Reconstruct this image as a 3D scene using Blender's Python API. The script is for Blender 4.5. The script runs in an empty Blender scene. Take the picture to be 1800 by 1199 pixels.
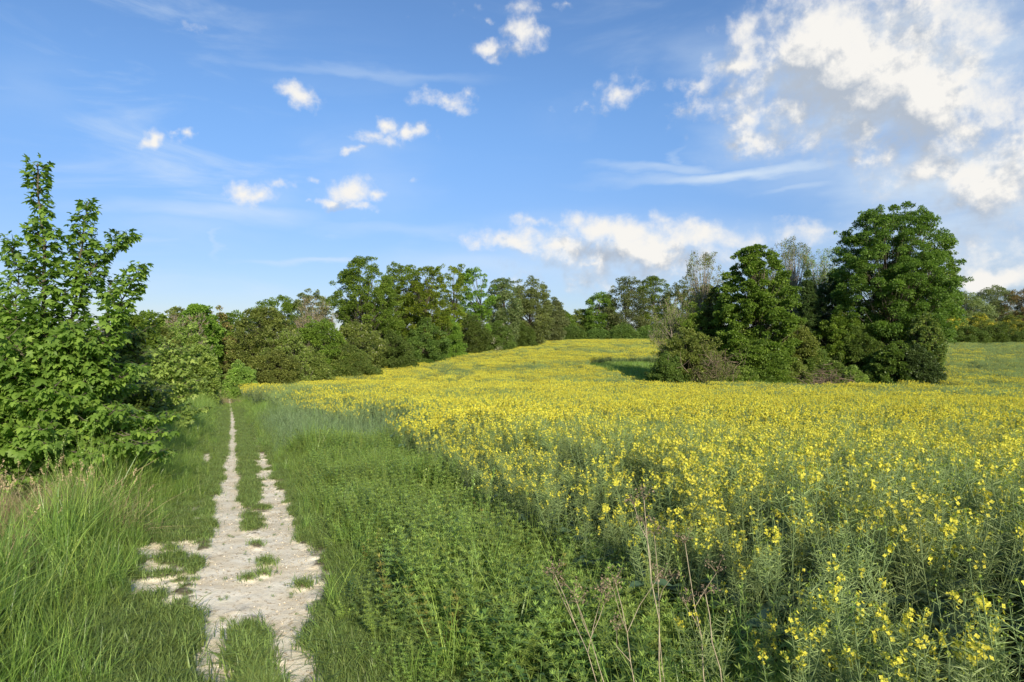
import bpy, math
import numpy as np

C = bpy.context.scene.collection
SC = bpy.context.scene
F = 1173.0            # focal length in photo pixels (photo is 1800 wide)
EYE = 1.75

# ------------------------------------------------------------------ camera
cam_d = bpy.data.cameras.new('camera')
cam = bpy.data.objects.new('camera', cam_d)
C.objects.link(cam)
cam.location = (0, 0, EYE)
cam.rotation_euler = (math.radians(90), 0, 0)
cam_d.sensor_width = 36
cam_d.lens = 36 * F / 1800
cam_d.clip_start = 0.05
cam_d.clip_end = 6000
SC.camera = cam

SC.view_settings.view_transform = 'Standard'
SC.view_settings.look = 'None'
SC.view_settings.exposure = 1.33
SC.view_settings.gamma = 1
SC.cycles.max_bounces = 6
SC.cycles.diffuse_bounces = 4
SC.cycles.transmission_bounces = 4
SC.cycles.glossy_bounces = 2
SC.cycles.transparent_max_bounces = 4

SUN_EL = math.radians(26)
SUN_AZ = math.radians(160)      # clockwise from the view direction (+Y): right and a little behind
SUN_DIR = np.array([math.sin(SUN_AZ) * math.cos(SUN_EL), math.cos(SUN_AZ) * math.cos(SUN_EL), math.sin(SUN_EL)])


class NT:
    """small helper to wire shader nodes"""
    def __init__(self, tree):
        self.t = tree

    def node(self, kind, **kw):
        n = self.t.nodes.new(kind)
        for k, v in kw.items():
            setattr(n, k, v)
        return n

    def put(self, sock, v):
        if isinstance(v, bpy.types.NodeSocket):
            self.t.links.new(v, sock)
        elif v is not None:
            sock.default_value = v

    def math(self, op, a, b=None, c=None, clamp=False):
        n = self.node('ShaderNodeMath', operation=op, use_clamp=clamp)
        self.put(n.inputs[0], a)
        if b is not None: self.put(n.inputs[1], b)
        if c is not None: self.put(n.inputs[2], c)
        return n.outputs[0]

    def vmath(self, op, a, b=None):
        n = self.node('ShaderNodeVectorMath', operation=op)
        self.put(n.inputs[0], a)
        if b is not None: self.put(n.inputs[1], b)
        return n.outputs['Value'] if op in ('LENGTH', 'DOT_PRODUCT', 'DISTANCE') else n.outputs[0]

    def noise(self, vec, scale, detail=4, rough=0.55, dist=0.0, lac=2.0, dims='3D'):
        n = self.node('ShaderNodeTexNoise', noise_dimensions=dims)
        if vec is not None: self.put(n.inputs['Vector'], vec)
        n.inputs['Scale'].default_value = scale
        n.inputs['Detail'].default_value = detail
        n.inputs['Roughness'].default_value = rough
        n.inputs['Lacunarity'].default_value = lac
        n.inputs['Distortion'].default_value = dist
        return n.outputs[0]

    def rng(self, v, a, b, c=0.0, d=1.0, kind='SMOOTHSTEP'):
        n = self.node('ShaderNodeMapRange', interpolation_type=kind)
        self.put(n.inputs['Value'], v)
        n.inputs['From Min'].default_value = a
        n.inputs['From Max'].default_value = b
        n.inputs['To Min'].default_value = c
        n.inputs['To Max'].default_value = d
        return n.outputs[0]

    def mix(self, f, a, b, blend='MIX'):
        n = self.node('ShaderNodeMix', data_type='RGBA', blend_type=blend)
        self.put(n.inputs['Factor'], f)
        self.put(n.inputs[6], a)
        self.put(n.inputs[7], b)
        return n.outputs[2]


def px_dir(px, py):
    """photo pixel -> (azimuth, elevation) in radians"""
    x, z = (px - 900) / F, (600 - py) / F
    return math.atan2(x, 1), math.atan2(z, math.hypot(x, 1))


# ------------------------------------------------------------------ sky
world = bpy.data.worlds.new('World')
SC.world = world
world.use_nodes = True
wt = world.node_tree
for n in list(wt.nodes):
    wt.nodes.remove(n)
W = NT(wt)

# px, py, rx, ry, strength : cumulus patches of the sky, by direction
CLOUDS = [
    (352, 45, 34, 20, .62), (530, 172, 38, 24, .95), (512, 190, 16, 14, .6), (276, 248, 22, 13, .85), (326, 236, 18, 13, 1.0),
    (445, 338, 54, 21, 1.1), (490, 313, 34, 14, .8), (557, 316, 22, 11, .8), (540, 361, 22, 6, .6),
    (625, 335, 34, 30, 1.0), (600, 360, 30, 12, .8), (660, 343, 36, 16, .95), (645, 368, 40, 10, .75),
    (683, 222, 36, 18, .95), (655, 240, 40, 16, .85), (728, 228, 30, 16, 1.0), (690, 250, 46, 18, .75), (618, 262, 22, 10, .8), (665, 200, 26, 10, .5),
    (785, 174, 46, 17, .95), (815, 160, 30, 14, .7), (772, 232, 13, 22, .6), (730, 314, 26, 10, .45), (862, 93, 42, 16, .9), (922, 70, 36, 27, 1.0),
    (720, 22, 22, 8, .4), (890, 20, 70, 18, .55), (855, 38, 18, 8, .7), (995, 8, 28, 12, .8), (892, 172, 12, 9, .5),
    (1075, 148, 40, 16, .6), (1100, 165, 46, 22, .85), (1012, 162, 36, 7, .6), (1020, 186, 34, 9, .6), (1120, 130, 34, 18, .5),
    (1290, 112, 62, 26, .95), (1240, 98, 30, 16, .7), (1215, 146, 58, 20, .8), (1320, 42, 76, 30, .75), (1290, 60, 34, 22, .6), (1205, 200, 34, 32, .65), (1200, 235, 30, 16, .5),
    (1330, 255, 80, 34, .85), (1290, 228, 32, 18, .8),
    (1450, 60, 130, 85, .95), (1470, 85, 80, 70, 1.1), (1560, 150, 130, 78, 1.15), (1440, 150, 110, 80, .95), (1630, 175, 80, 62, 1.1), (1520, 215, 130, 50, .9),
    (1600, 50, 130, 70, .75), (1505, 272, 50, 20, .8), (1700, 225, 90, 34, 1.1), (1760, 180, 90, 40, .8), (1790, 250, 90, 60, .9),
    (1640, 290, 110, 40, .8), (1670, 305, 44, 26, .95), (1740, 330, 110, 60, .8), (1690, 360, 60, 34, .9), (1790, 390, 120, 40, .6), (1720, 420, 120, 26, .45), (1760, 15, 110, 28, .5),
    (1085, 408, 95, 30, 1.1), (1180, 422, 110, 30, 1.1), (1160, 450, 170, 40, .95), (940, 390, 40, 14, .85), (910, 425, 80, 24, .95), (985, 430, 90, 22, .9),
    (1040, 470, 36, 12, .9), (1000, 500, 150, 38, .62), (1120, 480, 140, 30, .7), (1080, 492, 22, 9, .7), (1140, 392, 60, 12, .5),
    (1740, 492, 90, 20, 1.15), (1450, 408, 110, 22, .6), (1468, 398, 14, 8, .8), (1330, 470, 80, 18, .5),
    (1500, 110, 230, 130, 1.18), (1640, 190, 150, 90, 1.1), (1740, 320, 130, 130, .95), (1110, 440, 200, 50, .95),
    # parts of the sky the photograph does not show
    (-300, 120, 150, 80, .7), (2100, 150, 160, 120, .9), (2300, 300, 160, 80, .9), (700, -200, 140, 60, .6), (1300, -260, 200, 90, .8), (-250, 420, 200, 30, .7),
]


def cloud_group():
    g = bpy.data.node_groups.new('cloud field', 'ShaderNodeTree')
    g.interface.new_socket('P', in_out='INPUT', socket_type='NodeSocketVector')
    g.interface.new_socket('D', in_out='OUTPUT', socket_type='NodeSocketFloat')
    N = NT(g)
    gi, go = N.node('NodeGroupInput'), N.node('NodeGroupOutput')
    P = gi.outputs[0]
    # warp the coordinates so that the patches get ragged outlines
    wn = N.node('ShaderNodeTexNoise')
    wn.inputs['Scale'].default_value = 9
    wn.inputs['Detail'].default_value = 5
    wn.inputs['Roughness'].default_value = .6
    N.put(wn.inputs['Vector'], P)
    off = N.vmath('MULTIPLY', N.vmath('SUBTRACT', wn.outputs['Color'], (.5, .5, .5)), (.07, .05, 0))
    wm = N.node('ShaderNodeTexNoise')
    wm.inputs['Scale'].default_value = 34
    wm.inputs['Detail'].default_value = 4
    N.put(wm.inputs['Vector'], P)
    off = N.vmath('ADD', off, N.vmath('MULTIPLY', N.vmath('SUBTRACT', wm.outputs['Color'], (.5, .5, .5)), (.050, .028, 0)))
    Q = N.vmath('ADD', P, off)
    acc = None
    for (px, py, rx, ry, st) in CLOUDS:
        a, e = px_dir(px, py)
        a1, _ = px_dir(px + rx, py)
        _, e1 = px_dir(px, py + ry)
        ra, re = abs(a1 - a), abs(e1 - e)
        if rx < 60:
            ra, re = ra * .95, re * .95
            st = st * .9
        d = N.vmath('SUBTRACT', Q, (a, e, 0))
        d = N.vmath('MULTIPLY', d, (1 / ra, 1 / re, 0))
        l = N.vmath('LENGTH', d)
        v = N.math('MULTIPLY_ADD', l, -.5 * st, st)        # falls to half at the rim
        acc = v if acc is None else N.math('SMOOTH_MAX', acc, v, .12)
    n1 = N.noise(P, 17, 9, .58, .25)
    n2 = N.noise(P, 42, 7, .6)
    nn = N.math('ADD', N.math('MULTIPLY', n1, 1.35), N.math('MULTIPLY', n2, .66))
    out = N.math('ADD', acc, N.math('SUBTRACT', nn, .955))
    N.put(go.inputs[0], out)
    return g


tc = W.node('ShaderNodeTexCoord')
sep = W.node('ShaderNodeSeparateXYZ')
W.put(sep.inputs[0], tc.outputs['Generated'])
az = W.math('ARCTAN2', sep.outputs[0], sep.outputs[1])
el = W.math('ARCSINE', sep.outputs[2])
comb = W.node('ShaderNodeCombineXYZ')
W.put(comb.inputs[0], az)
W.put(comb.inputs[1], el)
P = comb.outputs[0]
cg = cloud_group()


def cloud(vec):
    n = W.node('ShaderNodeGroup', node_tree=cg)
    W.put(n.inputs[0], vec)
    return n.outputs[0]


D0 = cloud(P)
D1 = cloud(W.vmath('ADD', P, (.020, .032, 0)))            # towards the light: up and to the right
alpha = W.rng(D0, .36, 1.02)
core = W.rng(D0, .60, 1.25)
lit = W.rng(W.math('SUBTRACT', D0, D1), -.26, .40)
thick = W.rng(D1, .50, 1.25)
shade = W.math('SUBTRACT', 1.0, W.math('MULTIPLY', thick, 1.25))
lum = W.math('ADD', W.math('MULTIPLY', lit, 1.0), W.math('MULTIPLY', shade, .34), clamp=True)
ccol = W.mix(lum, (.46, .52, .61, 1), (.94, .92, .88, 1))

# thin high cloud
cir_map = W.vmath('MULTIPLY', P, (3.2, 13, 1))
c1 = W.noise(cir_map, 1.1, 7, .58, .8)
c2 = W.noise(P, 1.7, 3, .5)
cir = W.math('MULTIPLY', W.rng(c1, .46, .8), W.rng(c2, .40, .66))
elm = W.rng(el, .9, .1, .35, 1)
cir = W.math('MULTIPLY', cir, W.math('MULTIPLY', elm, .6))
STREAKS = [(1300, 306, 270, 13, .75), (1180, 296, 130, 9, .5), (1450, 322, 130, 9, .4), (380, 372, 190, 20, .55), (330, 400, 110, 34, .25), (380, 420, 14, 30, .35), (560, 457, 130, 7, .6),
           (720, 400, 190, 14, .25), (860, 470, 260, 40, .45), (1190, 285, 16, 26, .3), (200, 560, 320, 30, .4), (60, 150, 80, 60, .12), (640, 130, 260, 10, .25)]
wn = W.node('ShaderNodeTexNoise')
wn.inputs['Scale'].default_value = 7
wn.inputs['Detail'].default_value = 6
W.put(wn.inputs['Vector'], W.vmath('MULTIPLY', P, (1, 3, 1)))
STREAKS += [(1570, 130, 290, 190, .78), (1730, 330, 230, 170, .8), (1100, 450, 330, 80, .6), (1720, 480, 260, 50, .55), (1330, 240, 130, 60, .4), (1260, 110, 130, 60, .35), (1450, 420, 200, 40, .4), (650, 300, 130, 90, .16), (450, 340, 110, 40, .2)]
PS = W.vmath('ADD', P, W.vmath('MULTIPLY', W.vmath('SUBTRACT', wn.outputs['Color'], (.5, .5, .5)), (.22, .05, 0)))
for (px, py, rx, ry, st) in STREAKS:
    a, e = px_dir(px, py)
    d = W.vmath('MULTIPLY', W.vmath('SUBTRACT', PS, (a, e, 0)), (F / rx, F / ry, 0))
    v = W.math('MULTIPLY', W.rng(W.vmath('LENGTH', d), 1.25, .0), st)
    v = W.math('MULTIPLY', v, W.rng(c1, .25, .7, .55, 1.1))
    cir = W.math('MAXIMUM', cir, v)
cir = W.math('MINIMUM', cir, .8)

sky = W.node('ShaderNodeTexSky', sky_type='NISHITA')
sky.sun_disc = False
sky.sun_elevation = SUN_EL
sky.sun_rotation = SUN_AZ
sky.altitude = 100
sky.air_density = 1.0
sky.dust_density = .4
sky.ozone_density = 2.2
# the phone camera's rendering of the blue
SKY_STRENGTH = .055
grade = W.mix(W.rng(el, .05, .36), (.60, .65, .855, 1), (.76, .96, 1.18, 1))
skyc = W.mix(1.0, sky.outputs[0], grade, 'MULTIPLY')
k = 1 / SKY_STRENGTH
expo = 2 ** -SC.view_settings.exposure


def scaled(c, f):
    return W.mix(1.0, c, (f, f, f, 1), 'MULTIPLY')


c_cir = scaled(W.mix(0, (.72, .83, .94, 1), (0, 0, 0, 1)), k * expo)
skyc = W.mix(cir, skyc, c_cir)
full = W.mix(alpha, skyc, scaled(ccol, k * expo))
bg = W.node('ShaderNodeBackground')
W.put(bg.inputs[0], full)
bg.inputs[1].default_value = SKY_STRENGTH
wo = W.node('ShaderNodeOutputWorld')
wt.links.new(bg.outputs[0], wo.inputs[0])
world.cycles.sampling_method = 'MANUAL'
world.cycles.sample_map_resolution = 512

sun_d = bpy.data.lights.new('sun', 'SUN')
sun_d.energy = 2.55
sun_d.angle = math.radians(1.5)
sun_d.color = (1.0, .90, .72)
sun = bpy.data.objects.new('sun', sun_d)
C.objects.link(sun)
from mathutils import Vector
sun.rotation_euler = Vector(-SUN_DIR).to_track_quat('-Z', 'Y').to_euler()

# ------------------------------------------------------------------ terrain heights
def path_x(Y):
    return -.43 * Y


_ctl = []
for Y, z in ((-12, .1), (-4, .02), (0, 0), (4, 0), (8, -.2), (14, -.55), (25, -1.15), (36, -1.75), (48, -2.3), (62, -2.6), (80, -2.6)):
    _ctl.append((path_x(Y), Y, z))
_ctl += [(-5.5, 6, -.05), (-9, 9, -.5), (-20, 15, -1.4), (-25, 30, -2.4), (-60, 60, -3.2), (-42, 40, -2.9), (-15, 0, -.4), (-40, 0, -1),
         (3, 3, 0), (8, 3, -.1), (5, 10, -.42), (12, 12, -.55), (10, 25, -1.3), (25, 25, -1.45), (-5, 25, -1.2), (9, 43, -1.9), (20, 44, -1.95), (30, 44, -1.9),
         (48, 45, -1.8), (0, 45, -1.98), (-12, 45, -2.35), (-17, 58, -2.4), (-13.6, 80, -1.9), (-4.7, 110, -.45), (4.4, 130, .5), (27, 160, 1.1), (60, 160, 1.0),
         (90, 130, .7), (10, 75, -.85), (25, 80, -.8), (50, 75, -.95), (60, 100, -.15), (90, 70, -1), (30, 110, .1), (30, 10, -.6), (60, 30, -1.4), (40, 0, -.3),
         (12, -10, .1), (-12, -10, 0), (0, -30, .2), (50, -40, 0), (-50, -40, 0), (-60, 110, -3), (-30, 150, -1), (0, 220, 1.2), (90, 220, 1.2), (140, 160, .9),
         (150, 60, -1), (150, -40, 0), (-150, -40, -1), (-150, 60, -3), (-150, 160, -2), (0, 320, 1), (200, 320, 1), (-200, 320, -1)]
_ctl = np.array(_ctl)


def _tps(r2):
    return r2 * np.log(r2 + 1e-9) * .5


def _fit():
    n = len(_ctl)
    xy, z = _ctl[:, :2] / 50, _ctl[:, 2]
    r2 = ((xy[:, None] - xy[None]) ** 2).sum(-1)
    A = np.zeros((n + 3, n + 3))
    A[:n, :n] = _tps(r2) + np.eye(n) * 2e-4
    A[:n, n] = 1
    A[:n, n + 1:] = xy
    A[n, :n] = 1
    A[n + 1:, :n] = xy.T
    return np.linalg.solve(A, np.concatenate([z, np.zeros(3)]))


_w = _fit()


def hgt(X, Y):
    X = np.atleast_1d(np.asarray(X, float))
    Y = np.atleast_1d(np.asarray(Y, float))
    sh = X.shape
    xc, yc = np.clip(X.ravel(), -220, 260), np.clip(Y.ravel(), -60, 330)
    out = np.empty(xc.shape)
    n = len(_ctl)
    cx, cy = _ctl[:, 0] / 50, _ctl[:, 1] / 50
    for s in range(0, len(xc), 20000):
        x, y = xc[s:s + 20000] / 50, yc[s:s + 20000] / 50
        r2 = (x[:, None] - cx) ** 2 + (y[:, None] - cy) ** 2
        out[s:s + 20000] = _tps(r2) @ _w[:n] + _w[n] + _w[n + 1] * x + _w[n + 2] * y
    return out.reshape(sh)


def h1(x, y):
    return float(hgt([x], [y])[0])


def at(px, Y):
    """world X of a photo column at depth Y"""
    return (px - 900) / F * Y


def ztop(py, Y):
    return EYE + (600 - py) / F * Y


def vnoise(x, y, s=1.0, seed=0, octs=3):
    """cheap value noise, about 0..1"""
    out = 0
    amp, tot = 1.0, 0
    for o in range(octs):
        xs, ys = x / s * 2 ** o + 37.1 * seed + o * 11.3, y / s * 2 ** o + 17.7 * seed - o * 5.1
        xi, yi = np.floor(xs).astype(np.int64), np.floor(ys).astype(np.int64)
        xf, yf = xs - xi, ys - yi
        xf, yf = xf * xf * (3 - 2 * xf), yf * yf * (3 - 2 * yf)

        def hsh(a, b):
            h = (a * 374761393 + b * 668265263 + seed * 974634777) & 0xffffffff
            h = ((h ^ (h >> 13)) * 1274126177) & 0xffffffff
            return ((h ^ (h >> 16)) & 0xffff) / 65535.0
        v = (hsh(xi, yi) * (1 - xf) + hsh(xi + 1, yi) * xf) * (1 - yf) + (hsh(xi, yi + 1) * (1 - xf) + hsh(xi + 1, yi + 1) * xf) * yf
        out = out + v * amp
        tot += amp
        amp *= .5
    return out / tot
# ------------------------------------------------------------------ mesh collecting
class Geo:
    def __init__(self):
        self.v, self.f, self.t, self.m, self.n = [], [], [], [], 0

    def add(self, verts, faces, tint=1.0, mat=0):
        verts = np.asarray(verts, float).reshape(-1, 3)
        faces = np.asarray(faces, np.int64)
        self.v.append(verts)
        self.f.append(faces + self.n)
        k = len(faces)
        self.t.append(np.broadcast_to(np.asarray(tint, float), (k,)).copy())
        self.m.append(np.full(k, mat, np.int32))
        self.n += len(verts)

    def merge(self, o, loc=(0, 0, 0), rz=0, s=1):
        c, sn = math.cos(rz), math.sin(rz)
        R = np.array([[c, -sn, 0], [sn, c, 0], [0, 0, 1]])
        for f, t, m in zip(o.f, o.t, o.m):
            self.f.append(f + self.n)
            self.t.append(t)
            self.m.append(m)
        for v in o.v:
            self.v.append(v @ R.T * s + np.asarray(loc))
        self.n += o.n

    def mesh(self, name, mats):
        me = bpy.data.meshes.new(name)
        V = np.concatenate(self.v)
        loops = np.concatenate([f.ravel() for f in self.f])
        tot = np.concatenate([np.full(len(f), f.shape[1], np.int32) for f in self.f])
        st = np.concatenate([[0], np.cumsum(tot)[:-1]])
        me.vertices.add(len(V))
        me.vertices.foreach_set('co', V.astype(np.float32).ravel())
        me.loops.add(len(loops))
        me.loops.foreach_set('vertex_index', loops.astype(np.int32))
        me.polygons.add(len(tot))
        me.polygons.foreach_set('loop_start', st.astype(np.int32))
        try:
            me.polygons.foreach_set('loop_total', tot)
        except Exception:
            pass
        if not isinstance(mats, (list, tuple)):
            mats = [mats]
        for m in mats:
            me.materials.append(m)
        me.polygons.foreach_set('material_index', np.concatenate(self.m))
        a = me.attributes.new('tint', 'FLOAT', 'FACE')
        a.data.foreach_set('value', np.concatenate(self.t).astype(np.float32))
        me.update(calc_edges=True)
        return me

    def build(self, name, mats, parent=None, smooth=False):
        me = self.mesh(name, mats)
        if smooth:
            me.shade_smooth()
        o = bpy.data.objects.new(name, me)
        C.objects.link(o)
        if parent is not None:
            o.parent = parent
        return o


def tag(o, label=None, cat=None, group=None, kind=None):
    if label: o['label'] = label
    if cat: o['category'] = cat
    if group: o['group'] = group
    if kind: o['kind'] = kind
    return o


def empty(name, loc, rz=0):
    o = bpy.data.objects.new(name, None)
    o.location = loc
    o.rotation_euler = (0, 0, rz)
    o.empty_display_size = .3
    C.objects.link(o)
    return o


def norm(a):
    return a / np.maximum(np.linalg.norm(a, axis=-1, keepdims=True), 1e-9)


def tube(g, pts, rad, k=5, tint=1.0, mat=0):
    """one tapered tube along a polyline"""
    pts = np.asarray(pts, float)
    n = len(pts)
    rad = np.broadcast_to(np.asarray(rad, float), (n,)) if np.ndim(rad) else np.full(n, float(rad))
    d = norm(np.gradient(pts, axis=0))
    ref = np.array([.31, .17, .94]) if abs(d[0][2]) < .9 else np.array([1., .2, 0])
    a = norm(np.cross(d, ref))
    b = np.cross(d, a)
    th = np.arange(k) / k * 2 * np.pi
    ring = pts[:, None] + rad[:, None, None] * (np.cos(th)[None, :, None] * a[:, None] + np.sin(th)[None, :, None] * b[:, None])
    i = np.arange(n - 1)[:, None] * k
    j = np.arange(k)[None]
    jn = (j + 1) % k
    fc = np.stack([i + j, i + jn, i + k + jn, i + k + j], -1).reshape(-1, 4)
    g.add(ring.reshape(-1, 3), fc, tint, mat)


def stamp(g, tmpl_v, tmpl_f, pos, fwd, up, size, tint=1.0, mat=0):
    """many copies of a little template (x = side, y = along, z = normal)"""
    pos = np.asarray(pos, float)
    n = len(pos)
    if n == 0:
        return
    fwd = norm(np.asarray(fwd, float))
    side = norm(np.cross(fwd, up))
    nrm = np.cross(side, fwd)
    size = np.broadcast_to(np.asarray(size, float), (n,))
    tv = np.asarray(tmpl_v, float)
    v = pos[:, None] + size[:, None, None] * (tv[None, :, :1] * side[:, None] + tv[None, :, 1:2] * fwd[:, None] + tv[None, :, 2:] * nrm[:, None])
    for tf in tmpl_f:
        pass
    f = np.asarray(tmpl_f)
    fc = (f[None] + (np.arange(n) * len(tv))[:, None, None]).reshape(-1, f.shape[1])
    t = np.repeat(np.broadcast_to(np.asarray(tint, float), (n,)), len(f))
    g.add(v.reshape(-1, 3), fc, t, mat)


LEAF_V = [(0, 0, 0), (.28, .42, .07), (0, .46, 0), (-.28, .42, .07), (0, 1, -.08)]
LEAF_F = [(0, 1, 2), (0, 2, 3), (1, 4, 2), (2, 4, 3)]
SIMPLE_V = [(0, 0, 0), (.34, .5, .05), (0, 1, -.05), (-.34, .5, .05)]
SIMPLE_F = [(0, 1, 2, 3)]
BLADE_V = [(-.06, 0, 0), (.06, 0, 0), (.07, .5, .03), (-.07, .5, .03), (0, 1, 0)]
# five-lobed maple leaf
_out = [(0, 0), (.20, -.06), (.42, -.02), (.36, .14), (.30, .22), (.44, .30), (.66, .56), (.42, .54), (.20, .50), (.22, .74), (0, 1.05)]
_pts = _out + [(-x, y) for (x, y) in _out[-2:0:-1]]
MAPLE_V = [(0, .30, .04)] + [(x, y, -.30 * (x * x + (y - .3) ** 2) - .03) for (x, y) in _pts]
MAPLE_F = [(0, i + 1, (i + 1) % len(_pts) + 1) for i in range(len(_pts))]


# ------------------------------------------------------------------ materials
def new_mat(name):
    m = bpy.data.materials.new(name)
    m.use_nodes = True
    for n in list(m.node_tree.nodes):
        m.node_tree.nodes.remove(n)
    return m, NT(m.node_tree)


def leaf_mat(name, col, trans=.35, gloss=.25, rough=.45, hue=.03, varo=.45, tcol=None):
    m, N = new_mat(name)
    at_ = N.node('ShaderNodeAttribute', attribute_name='tint')
    oi = N.node('ShaderNodeObjectInfo')
    hs = N.node('ShaderNodeHueSaturation')
    hs.inputs['Color'].default_value = (*col, 1)
    t = at_.outputs['Fac']
    r = oi.outputs['Random']
    N.put(hs.inputs['Hue'], N.math('ADD', N.math('MULTIPLY_ADD', t, -hue, .5 + hue), N.math('MULTIPLY_ADD', r, hue * .8, -hue * .4)))
    N.put(hs.inputs['Value'], N.math('MULTIPLY', t, N.math('MULTIPLY_ADD', r, varo, 1 - varo / 2)))
    col_s = hs.outputs[0]
    p = N.node('ShaderNodeBsdfPrincipled')
    N.put(p.inputs['Base Color'], col_s)
    p.inputs['Roughness'].default_value = rough
    p.inputs['Specular IOR Level'].default_value = gloss
    tr = N.node('ShaderNodeBsdfTranslucent')
    if tcol is None:
        tcol = (1.15, 1.25, .55)
    N.put(tr.inputs[0], N.mix(1.0, col_s, (*tcol, 1), 'MULTIPLY'))
    mx = N.node('ShaderNodeMixShader')
    mx.inputs[0].default_value = trans
    N.t.links.new(p.outputs[0], mx.inputs[1])
    N.t.links.new(tr.outputs[0], mx.inputs[2])
    o = N.node('ShaderNodeOutputMaterial')
    N.t.links.new(mx.outputs[0], o.inputs[0])
    return m


def plain_mat(name, c0, c1, scale=20, rough=.9, bump=0, spec=.2):
    m, N = new_mat(name)
    tcn = N.node('ShaderNodeNewGeometry')
    n = N.noise(tcn.outputs['Position'], scale, 6, .6)
    col = N.mix(N.rng(n, .3, .7), (*c0, 1), (*c1, 1))
    at_ = N.node('ShaderNodeAttribute', attribute_name='tint')
    hs = N.node('ShaderNodeHueSaturation')
    N.put(hs.inputs['Color'], col)
    N.put(hs.inputs['Value'], at_.outputs['Fac'])
    p = N.node('ShaderNodeBsdfPrincipled')
    N.put(p.inputs['Base Color'], hs.outputs[0])
    p.inputs['Roughness'].default_value = rough
    p.inputs['Specular IOR Level'].default_value = spec
    if bump:
        b = N.node('ShaderNodeBump')
        b.inputs['Strength'].default_value = bump
        b.inputs['Distance'].default_value = .02
        N.put(b.inputs['Height'], n)
        N.t.links.new(b.outputs[0], p.inputs['Normal'])
    o = N.node('ShaderNodeOutputMaterial')
    N.t.links.new(p.outputs[0], o.inputs[0])
    return m


M = {}
M['bark'] = plain_mat('bark', (.085, .07, .05), (.17, .145, .11), 14, .95, .5)
M['pale_bark'] = plain_mat('pale bark', (.20, .17, .13), (.34, .29, .22), 14, .95, .4)
M['twig'] = plain_mat('twig', (.10, .075, .05), (.19, .15, .10), 9, .95)
M['dead'] = plain_mat('dead brush', (.11, .085, .055), (.25, .185, .13), 9, .95)
M['dry_stalk'] = plain_mat('dry stalk', (.30, .245, .16), (.46, .39, .27), 30, .8)
M['seed'] = plain_mat('seed heads', (.15, .115, .075), (.30, .23, .15), 60, .95)

M['maple'] = leaf_mat('sycamore leaf', (0.185, 0.285, 0.048), 0.50, .3, .5)
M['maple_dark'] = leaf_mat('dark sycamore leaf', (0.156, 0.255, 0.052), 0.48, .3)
M['oak'] = leaf_mat('broad leaf', (0.202, 0.303, 0.049), 0.48)
M['lime'] = leaf_mat('bright leaf', (0.254, 0.345, 0.039), 0.44)
M['olive'] = leaf_mat('olive leaf', (0.241, 0.289, 0.072), 0.46)
M['pale'] = leaf_mat('pale leaf', (0.292, 0.390, 0.091), 0.48)
M['hedge'] = leaf_mat('hedge leaf', (0.156, 0.229, 0.052), 0.44)
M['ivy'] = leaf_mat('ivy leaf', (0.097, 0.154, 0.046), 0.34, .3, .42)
M['grey'] = leaf_mat('grey leaf', (0.218, 0.260, 0.105), 0.41)
M['brown'] = leaf_mat('brownish leaf', (0.284, 0.224, 0.088), 0.36)
M['gorse'] = leaf_mat('yellow blossom', (0.540, 0.460, 0.050), .25, hue=.01)
M['may'] = leaf_mat('white blossom', (0.583, 0.550, 0.399), .25, hue=.01)
# ------------------------------------------------------------------ where things grow
def cpath(X, Y):
    """offset to the right of the footpath's centre line"""
    return X - path_x(Y)


_RY = [0, 3.4, 4.6, 5, 6.5, 9, 13, 19, 25, 48]
def bare(X, Y):
    """0..1, how bare the chalk footpath is trodden"""
    c = cpath(X, Y)
    w = (vnoise(X, Y, .35, 3, 4) - .5) * .26 + (vnoise(X, Y, .07, 5, 4) - .5) * .24
    cl = np.interp(Y, _RY, [-.06, -.05, -.05, -.02, .0, .07, .13, .22, .27, .30])
    hl = np.interp(Y, _RY, [.14, .15, .19, .24, .22, .15, .13, .12, .10, .05])
    cr = np.interp(Y, _RY, [.38, .38, .40, .45, .50, .60, .68, .76, .80, .8])
    hr = np.interp(Y, _RY, [.17, .18, .22, .29, .25, .17, .07, -.03, -.05, -.2])
    a = (hl - np.abs(c - cl) + w * .55)
    b = (hr - np.abs(c - cr) + w)
    # open trodden patch in the foreground, and the bare patches at its left
    e1 = 1 - np.hypot((c - .27) / .52, (Y - 5.3) / 1.25)
    e2 = .95 - np.hypot((c + .47) / .30, (Y - 5.2) / 1.0) + w * 2
    e3 = .75 - np.hypot((c + .36) / .17, (Y - 6.6) / 1.4) + w * 2.4
    e4 = .6 - np.hypot((c + .34) / .2, (Y - 12.5) / 1.4) + w * 2.2
    mott = (vnoise(X, Y, .11, 25, 4) - .62) * 2.2
    s = np.maximum.reduce([a * 7, b * 7, e1 * 1.2 + w * 2.5, np.minimum(e2, .14) + mott + .34, np.minimum(e3, .12) + mott + .30, e4])
    # tufts left standing in the middle
    for (tc_, ty, rc, ry) in ((.13, 3.75, .10, .62), (.27, 6.5, .13, .35), (.40, 7.5, .12, .3), (.33, 5.3, .06, .10), (.29, 5.0, .04, .06), (.18, 4.9, .05, .06), (.27, 5.8, .05, .12), (.55, 4.75, .06, .09), (-.18, 6.3, .10, .9), (-.25, 5.2, .07, .3)):
        q = np.hypot((c - tc_) / rc, (Y - ty) / ry) + (vnoise(X, Y, .12, 9, 3) - .5) * .9
        s = np.where(q < 1, np.minimum(s, (q - .6) * 1.0), s)
    return np.clip(s * 1.5 + .3, 0, 1)


HX = np.array([[48, -18.6], [52, -17.8], [58, -17.0], [70, -15.6], [80, -13.6], [96, -9.4], [110, -4.7], [122, 0.5], [134, 4.4], [150, 6], [175, 7]])
def hedge_x(Y):
    return np.interp(Y, HX[:, 0], HX[:, 1])


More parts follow.
